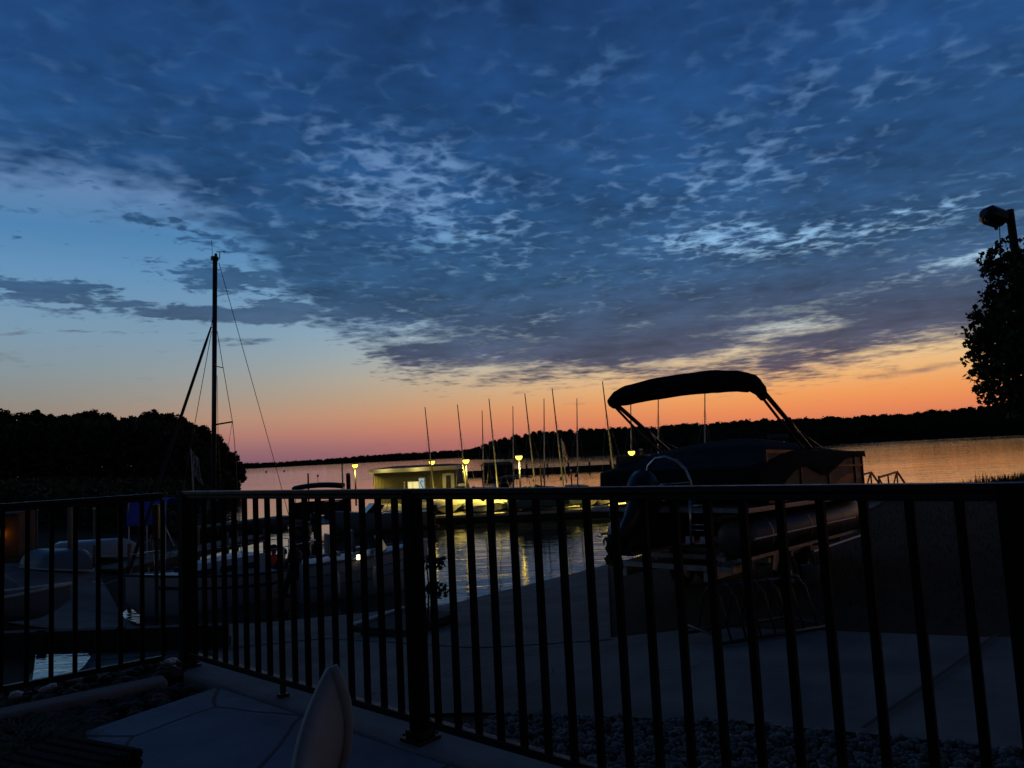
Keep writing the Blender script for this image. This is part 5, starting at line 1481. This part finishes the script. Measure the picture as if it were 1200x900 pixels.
# small white motor boat beside it, with a lit stern light
p = atd(424, 676, 18.4)
Lm = 4.6
wb = thing('motor_boat', 'white motor boat with a lit stern light next to the sailboat', 'boat', (p.x, 18.9, LAKE), RAD(28))
hm, dk, sh = hull_mesh(Lm, 1.9, 1.0, 0.22, 1.9)
hm.v = [(x - Lm / 2, y, z - 0.12) for x, y, z in hm.v]; dk.v = [(x - Lm / 2, y, z - 0.12) for x, y, z in dk.v]
wb.scale = (0.72, 0.8, 1.05)
hm.build('hull', 'gel', wb, smooth=True); dk.build('deck', 'gel', wb, smooth=True)
s_ = MB()
for sg in (-1, 1):
    s_.tube([(x - Lm / 2, sg * (hb * 1.0 + 0.01), sz - 0.38) for x, hb, sz in sh[:-2]], (0.01, 0.02), 6)
    s_.tube([(x - Lm / 2, sg * (hb * 0.95 + 0.01), sz - 0.62) for x, hb, sz in sh[:-2]], (0.01, 0.02), 6)
    s_.tube([(x - Lm / 2, sg * hb * 1.03, sz - 0.12) for x, hb, sz in sh], 0.035, 6)
s_.build('rubbing_strake', 'gel_grey', wb, smooth=True)
for x in (-1.2, -0.2):
    MB().box((x, 0.3 if x > -1 else -0.3, 1.02), (0.4, 0.45, 0.1)).box((x - 0.2, 0.3 if x > -1 else -0.3, 1.27), (0.09, 0.45, 0.45)).build('seat', 'gel_grey', wb, bevel=0.03)
ws = MB().add([(0.4, -0.6, 0.98), (0.8, 0, 1.0), (0.4, 0.6, 0.98), (0.15, -0.5, 1.35), (0.5, 0, 1.38), (0.15, 0.5, 1.35)], [(0, 1, 4, 3), (1, 2, 5, 4)]); ws.build('windscreen', 'glass', wb, solid=0.02)
lgt = atd(420, 653, 18.0) - Vector(wb.location); lgt = Matrix.Rotation(-RAD(28), 3, 'Z') @ lgt; lgt = Vector((lgt.x / 0.72, lgt.y / 0.8, lgt.z / 1.05))
MB().tube([(lgt.x, lgt.y, lgt.z - 0.5), (lgt.x, lgt.y, lgt.z - 0.05)], 0.015, 6).build('light_pole', 'steel', wb)
MB().lathe([(0, -0.06), (0.06, -0.05), (0.07, 0.0), (0.06, 0.05), (0, 0.06)], lgt, 12).build('stern_light', 'stern_light', wb, smooth=True)
MB().tube([(-0.5, -0.3, 1.0), (-0.45, -0.32, 1.25), (-0.3, -0.34, 1.33), (-0.12, -0.34, 1.28), (-0.05, -0.34, 1.05)], 0.045, 8).build('grab_rail', 'black_plastic', wb, smooth=True)
outboard(wb, (-Lm / 2 - 0.05, 0, 0.75), RAD(-25), 0.8)

# small plank landing at the foot of the ramp
q0, q1 = atg(414, 748), atg(476, 732)
hd = math.atan2(q1[1] - q0[1], q1[0] - q0[0]); L_ = math.dist(q0, q1)
ldg = thing('landing_stage', 'low dark plank landing with a pale edge strip at the foot of the ramp', 'landing', (q0[0], q0[1], zg(*q0) + 0.12), hd)
MB().box((L_ / 2, -0.45, 0.0), (L_, 0.9, 0.08)).build('deck', 'dark_wood', ldg)
MB().box((L_ / 2, 0.03, 0.035), (L_, 0.05, 0.06)).build('edge_strip', 'white_trim', ldg)
for x in (0.15, L_ - 0.15): MB().box((x, -0.45, -0.09), (0.12, 0.8, 0.1)).build('bearer', 'dark_wood', ldg)

# ------------------------------------------------------------------ left shore
q0, q1 = atg(-60, 772), atg(268, 760)
hd = math.atan2(q1[1] - q0[1], q1[0] - q0[0]); L_ = math.dist(q0, q1)
tw = thing('timber_edging', 'low dark sleeper wall edging the ground beyond the short railing', 'retaining wall', (q0[0], q0[1], zg(*q0)), hd)
for k in range(2): MB().box((L_ / 2, 0, 0.08 + 0.165 * k), (L_ - 0.05 * k, 0.18 - 0.01 * k, 0.16)).build('sleeper', 'dark_wood', tw, bevel=0.01)
for k in range(4): MB().box((0.3 + (L_ - 0.6) * k / 3, -0.12, 0.16), (0.1, 0.06, 0.4)).build('stake', 'dark_wood', tw)
# puddle in front of it
mb = MB(); pts = []
for x, y in [(37, 803), (40, 790), (42, 777), (58, 773), (84, 770), (100, 774), (106, 780), (98, 788), (84, 795), (60, 800)]:
    q = atg(x, y); pts.append((q[0], q[1], zg(*atg(65, 790)) + 0.06))
mb.add(pts, [tuple(range(len(pts)))]); struct(mb.build('puddle_water', 'water'))

# blue canvas shade on thin legs
tl_, br_ = atd(151, 586, 26.0), atd(197, 614, 26.0)
bs = thing('canvas_shade', 'blue canvas shade on thin metal legs by the left dock', 'shade', ((tl_.x + br_.x) / 2, 26.3, zg((tl_.x + br_.x) / 2, 26.3)))
zb_ = bs.location.z; w = (br_.x - tl_.x) / 2; zt, zl = tl_.z - zb_, br_.z - zb_
vs = []; fs = []
for i in range(13):
    x = -w + 2 * w * i / 12
    for j, (y, z) in enumerate(((0.9, zt - 0.25), (0.5, zt - 0.05), (0.0, zt), (-0.35, zt - 0.08), (-0.42, (zt + zl) / 2), (-0.44, zl))):
        vs.append((x, y + 0.03 * math.sin(i * 1.3 + j), z + 0.015 * math.sin(i * 2 + j)))
for i in range(12):
    for j in range(5): fs.append((i * 6 + j, i * 6 + j + 1, (i + 1) * 6 + j + 1, (i + 1) * 6 + j))
MB().add(vs, fs).build('canvas', 'tarp_blue', bs, smooth=True, solid=0.01)
for x in (-w + 0.05, w - 0.05):
    for y in (-0.4, 0.85): MB().tube([(x, y, -0.2), (x, y, zt - 0.1)], 0.022, 6).build('leg', 'white_metal', bs)
MB().tube([(w - 0.05, -0.4, zl - 0.1), (w + 0.25, -0.4, zl - 0.75)], 0.02, 6).tube([(-w + 0.05, -0.4, zl - 0.9), (w - 0.05, -0.4, zl - 0.2)], 0.015, 6).build('brace', 'white_metal', bs)
# dark pedestal box on a thin post
p = atg(184, 734)
ped = thing('utility_pedestal', 'dark box on a thin post in front of the blue canvas shade', 'pedestal', (p[0], p[1], zg(*p)))
Yp = p[1]; zt = atd(180, 591, Yp).z - ped.location.z; zm = atd(180, 632, Yp).z - ped.location.z
MB().box((0, 0, (zt + zm) / 2), (0.12, 0.12, zt - zm)).build('box', 'black_plastic', ped, bevel=0.02)
MB().tube([(0, 0, 0), (0, 0, zm)], 0.035, 8).build('post', 'dark_wood', ped)
# weathered posts
for x, y0, y1, lab in [(82, 592, 668, 'pale weathered post beside the left track'), (43, 597, 650, 'thin pale post beside the brown shed'), (88.5, 590, 664, 'second pale weathered post close behind the first by the track'), (110, 596, 650, 'thin grey post between the track and the blue canvas shade')]:
    q = atg(x, y1); z0 = zg(*q); Yq = q[1]; tp = atd(x, y0, Yq)
    t = thing('weathered_post', lab, 'post', (q[0], q[1], z0))
    r_ = 0.07 if x in (82, 88.5) else 0.035
    MB().tube([(0, 0, -0.2), (0, 0, tp.z - z0)], [r_, r_ * 0.9], 10).build('shaft', 'deck_wood', t, smooth=True)
    MB().lathe([(r_ * 1.1, -0.03), (r_ * 1.1, 0.02), (0, 0.06)], (0, 0, tp.z - z0), 10).build('cap', 'galv', t)
# brown shed with an amber lamp
q = atg(22, 652); Yq = q[1]
sh_ = thing('shed', 'brown boarded shed with a glowing amber wall lamp at the left edge', 'shed', (q[0], q[1], zg(*q)))
zt = atd(20, 600, Yq).z - sh_.location.z
MB().box((-1.6, 0.4, zt / 2), (3.2, 0.8, zt)).build('wall', 'brown_wall', sh_)
MB().add([(-3.4, -0.3, zt - 0.02), (0.12, -0.3, zt - 0.02), (0.12, 1.0, zt + 0.12), (-3.4, 1.0, zt + 0.12)], [(0, 1, 2, 3)]).build('roof', 'roof', sh_, solid=0.06)
lq = atd(1, 626, Yq - 0.12) - Vector(sh_.location)
lm_ = MB().box(lq + Vector((0, 0.06, 0.16)), (0.12, 0.1, 0.05)).build('lamp_bracket', 'black_plastic', sh_)
MB().lathe([(0.02, 0.12), (0.09, 0.1), (0.11, 0.0), (0.09, -0.12), (0.0, -0.14)], lq, 10).build('amber_lamp', 'amber', sh_, smooth=True)
am = bpy.data.lights.new('amber_light', 'POINT'); am.energy = 0.16; am.color = (1.0, 0.45, 0.08); am.shadow_soft_size = 0.1
amo = bpy.data.objects.new('amber_light', am); C.objects.link(amo); amo.parent = sh_; amo.location = lq + Vector((0.1, -0.35, 0.0))
# small boats laid up on the left
q = atg(-80, 712); rowboat('pale upturned boat lying on the ground at the left edge of the track', (q[0], q[1], zg(*q) + 0.12), RAD(15), 'gel_grey', True, 3.2).scale = (1, 1.1, 1.3)
q = atg(-5, 733); rowboat('dark open boat lying in front of the pale upturned one at the left edge', (q[0], q[1], zg(*q) + 0.05), RAD(8), 'gel_grey', False, 2.6)
q = atg(118, 654); rowboat('upturned pale blue boat near the blue canvas shade', (q[0], q[1], zg(*q) + 0.1), RAD(5), 'gel', True, 2.6)
q = atg(76, 668); rowboat('small grey upturned boat behind the pale weathered posts', (q[0], q[1], zg(*q) + 0.1), RAD(-20), 'gel_grey', True, 2.2)
# short dock and steps left of the sailboat
q0, q1 = at(120, 668, -1.65), at(300, 628, -1.65)
hd, L_ = frame_at(q0, q1)
sd2 = thing('boat_dock', 'weathered plank dock running out behind the sailboat', 'dock', (q0.x, q0.y, -1.65), hd)
MB().box((L_ / 2, 0, 0), (L_, 1.1, 0.07)).build('deck', 'deck_wood', sd2)
MB().box((L_ / 2, -0.55, -0.1), (L_, 0.06, 0.2)).build('side_beam', 'dark_wood', sd2)
for k in range(4):
    for y in (-0.6, 0.6): MB().tube([(0.4 + (L_ - 0.8) * k / 3, y, -1.6), (0.4 + (L_ - 0.8) * k / 3, y, 0.7)], 0.06, 8).build('pile', 'deck_wood', sd2)

# ------------------------------------------------------------------ trees on the left shore
rt = random.Random(11)
protos = [make_tree('dark leafy tree', 12, 3.1, rt, 5200, 0.30), make_tree('dark leafy tree', 11, 2.7, rt, 4600, 0.28), make_tree('dark leafy tree', 12.5, 2.9, rt, 5200, 0.28)]
TR = [(-14, 476), (2, 477), (18, 487), (35, 480), (52, 482), (66, 482), (82, 486), (103, 477), (126, 480), (146, 489), (163, 484), (177, 477), (196, 484), (216, 491), (232, 495), (248, 506), (261, 516), (273, 527), (280, 541)]
TL = ['leafy shore tree at the very left edge', 'tall leafy shore tree second from the left edge', 'lower shore tree in the dip above the brown shed', 'rounded shore tree left of the pale posts', 'shore tree with a ragged top above the pale posts', 'shore tree just right of the pale posts',
      'lower shore tree left of the tall ragged one', 'tall ragged shore tree left of the blue canvas shade', 'bushy shore tree above the blue canvas shade', 'lower shore tree in the notch beside the high crown', 'shore tree leaning on the high crown from the left', 'highest rounded crown on the left shore', 'shore tree crossed by the furled headsail',
      'shore tree just left of the sailboat mast', 'shore tree directly behind the sailboat mast', 'shore tree just right of the sailboat mast', 'low shore tree under the mast spreader', 'small shore tree near the end of the left shore', 'lowest shrubby tree at the water end of the left shore']
used = [False] * 3
for i, ((x, y), lab) in enumerate(zip(TR, TL)):
    Yt = 104 + 9 * math.sin(i * 1.9) + (4 if x < 200 else 0)
    if x > 225: Yt = 107 + (i % 2) * 2.5
    tp = atd(x, y, Yt)
    if sdist(tp.x, tp.y) < 0: tp = tp * 1.0
    zb = max(zg(tp.x, tp.y), LAKE - 0.2)
    k = i % 3; base = protos[k]; hh_ = (12, 11, 12.5)[k]
    o = base if not used[k] else copy_tree(base); used[k] = True
    o['label'] = lab; o['group'] = 'trees along the left shore'
    s = (tp.z - zb) / (hh_ * 1.01)
    o.location = (tp.x, tp.y, zb); o.scale = (s * 1.05, s * 1.05, s); o.rotation_euler = (0, 0, i * 1.3)
# undergrowth below the trees and along the left bank
mb = MB()
for _ in range(16000):
    x = rt.uniform(-110, 279); Yt = rt.uniform(92, 114)
    p = atd(x, 540, Yt); zb = max(zg(p.x, p.y), LAKE)
    hmax = 8.5 if x < 220 else 8.5 * (287 - x) / 67
    leaf_card(mb, (p.x, p.y, zb + rt.uniform(0, 1) ** 1.1 * hmax), 0.5, rt)
for _ in range(9000):
    x = rt.uniform(-110, 262); Yt = 34 + 60 * rt.random() ** 1.3
    p = atd(x, 540, Yt)
    if sdist(p.x, p.y) < 0.3: continue
    leaf_card(mb, (p.x, p.y, zg(p.x, p.y) + rt.uniform(0, 1.5)), 0.30, rt)
stuff(mb.build('undergrowth', 'foliage'))

# ------------------------------------------------------------------ far wooded shores
def wood(name, prof, rn, step, size_k, seed=0):
    """a far-off wood: many small crowns of leaf clumps on a low rise, seen as one mass"""
    m_ = MB(); gr = MB(); pts = []
    def ip(x, j):
        for p0, p1 in zip(prof[:-1], prof[1:]):
            if p0[0] <= x <= p1[0]: return p0[j] + (p1[j] - p0[j]) * (x - p0[0]) / (p1[0] - p0[0])
        return prof[-1][j]
    x = prof[0][0]
    while x < prof[-1][0]:
        D = ip(x, 2); top = ip(x, 1)
        for row in range(4):
            Yt = D + row * (9 + rn.uniform(0, 5)); xx = x + rn.uniform(-step, step)
            tz_ = atd(xx, top, D).z; frac = (0.62, 0.80, 0.92, 1.0)[row] * rn.uniform(0.92, 1.02)
            p = atd(xx, 520, Yt); zt_ = LAKE + (tz_ - LAKE) * frac * (Yt / D if row == 3 else 1)
            r_ = size_k * rn.uniform(0.7, 1.3)
            zc = max(zt_ - r_, LAKE + 0.3 * r_)
            # crown: uneven low-poly lump plus loose leaf clumps
            n1, n2 = 7, 4; vs = [Vector((p.x, p.y, zc + r_ * 0.95))]; 
            for a_ in range(1, n2 + 1):
                ph = a_ / (n2 + 0.6) * PI * 0.85
                for b2 in range(n1):
                    k = r_ * rn.uniform(0.72, 1.12); th_ = 2 * PI * (b2 + 0.5 * a_) / n1
                    vs.append(Vector((p.x + k * math.sin(ph) * math.cos(th_), p.y + k * math.sin(ph) * math.sin(th_), zc + k * math.cos(ph))))
            fs = [(0, 1 + b2, 1 + (b2 + 1) % n1) for b2 in range(n1)]
            for a_ in range(n2 - 1):
                for b2 in range(n1): fs.append((1 + a_ * n1 + b2, 1 + a_ * n1 + (b2 + 1) % n1, 1 + (a_ + 1) * n1 + (b2 + 1) % n1, 1 + (a_ + 1) * n1 + b2))
            m_.add(vs, fs)
            for _ in range(26):
                d = Vector((rn.gauss(0, 1), rn.gauss(0, 1), rn.gauss(0.4, 0.8))).normalized() * r_ * rn.uniform(0.85, 1.18)
                leaf_card(m_, Vector((p.x, p.y, zc)) + d, r_ * 0.2, rn)
            for _ in range(10):
                leaf_card(m_, (p.x + rn.uniform(-r_, r_), p.y + rn.uniform(-2, 2), LAKE + rn.uniform(0, max(0.5, zc - LAKE))), r_ * 0.55, rn)
        p0, p1 = atd(x, 520, D - 4), atd(x, 520, D + 55)
        pts.append((p0, p1, atd(x, top, D).z))
        x += step
    vs = []
    for p0, p1, tz_ in pts:
        mid = p0.lerp(p1, 0.3)
        vs += [(p0.x, p0.y, LAKE - 0.4), (p0.x + (p1.x - p0.x) * 0.06, p0.y + (p1.y - p0.y) * 0.06, LAKE + 0.8), (mid.x, mid.y, LAKE + (tz_ - LAKE) * 0.62), (p1.x, p1.y, LAKE + (tz_ - LAKE) * 0.75), (p1.x * 1.3, p1.y * 1.3, LAKE - 1)]
    fs = [(i * 5 + k, i * 5 + k + 1, (i + 1) * 5 + k + 1, (i + 1) * 5 + k) for i in range(len(pts) - 1) for k in range(4)]
    stuff(m_.build(name, 'foliage_far'))
    gr.add(vs, fs); struct(gr.build('hill', 'ground', smooth=True))
rf = random.Random(21)
wood('wooded_hill_foliage', [(547, 532, 620), (556, 524, 590), (575, 517, 530), (600, 510, 480), (640, 504, 440), (690, 502, 400), (740, 499.5, 370), (770, 501, 345), (800, 497, 325), (850, 495, 305), (900, 491, 290), (930, 491.5, 295), (960, 489, 310), (1000, 488, 345), (1040, 484.5, 380), (1070, 484.5, 385), (1100, 480, 385), (1130, 478, 382), (1160, 476, 380), (1200, 472, 378), (1300, 466, 375), (1420, 462, 370)], rf, 4.0, 2.5)
wood('far_shore_foliage', [(200, 546, 900), (270, 543.5, 940), (300, 542.5, 960), (330, 541.5, 980), (380, 537.5, 1000), (420, 534, 1000), (470, 531, 1000), (520, 528, 1000), (570, 525, 1000), (600, 523, 1000)], rf, 3.0, 4.2)
# house with lit windows at the foot of the wooded hill
p = atd(913, 519, 283)
hs = thing('house', 'far house with four small lit windows at the foot of the wooded hill', 'house', (p.x, p.y, LAKE + 0.2), RAD(-15))
MB().box((0, 2.5, 1.9), (7, 5, 3.0)).build('wall', 'dark_wood', hs)
MB().add([(-3.8, -0.3, 3.4), (3.8, -0.3, 3.4), (3.8, 5.3, 3.4), (-3.8, 5.3, 3.4), (-3.8, 2.5, 5.0), (3.8, 2.5, 5.0)], [(0, 1, 5, 4), (2, 3, 4, 5), (0, 4, 3), (1, 2, 5)]).build('roof', 'roof', hs)
for k in range(4): MB().box((-1.7 + 1.15 * k, -0.03, 1.0 + p.z - LAKE - 0.2 - 0.9), (0.42, 0.04, 0.5)).build('window', 'far_light', hs)

# fenders and mooring lines of the two near boats
for par, spots in ((sb, [(2.0, -1.12, 0.30), (3.6, -1.14, 0.34)]), (wb, [(-1.3, -1.0, 0.42), (0.0, -1.02, 0.45), (1.1, -0.92, 0.5)])):
    for x, y, z in spots:
        f_ = MB().lathe([(0.0, -0.26), (0.07, -0.24), (0.10, -0.16), (0.10, 0.16), (0.07, 0.24), (0.02, 0.27), (0.0, 0.27)], (x, y, z), 12)
        f_.tube([(x, y, z + 0.26), (x, y + 0.06, z + 0.62)], 0.012, 5)
        f_.build('fender', 'gel', par, smooth=True)
for par, pts in ((sb, [(Ls - 0.3, 0.0, 1.02), (Ls + 0.1, -0.9, 0.75), (Ls - 0.1, -2.0, 0.72)]), (wb, [(-2.1, -0.75, 0.9), (-2.5, -1.6, 0.62), (-2.6, -2.6, 0.55)])):
    MB().tube(pts, 0.016, 6).build('mooring_line', 'flag_pale', par, smooth=True)
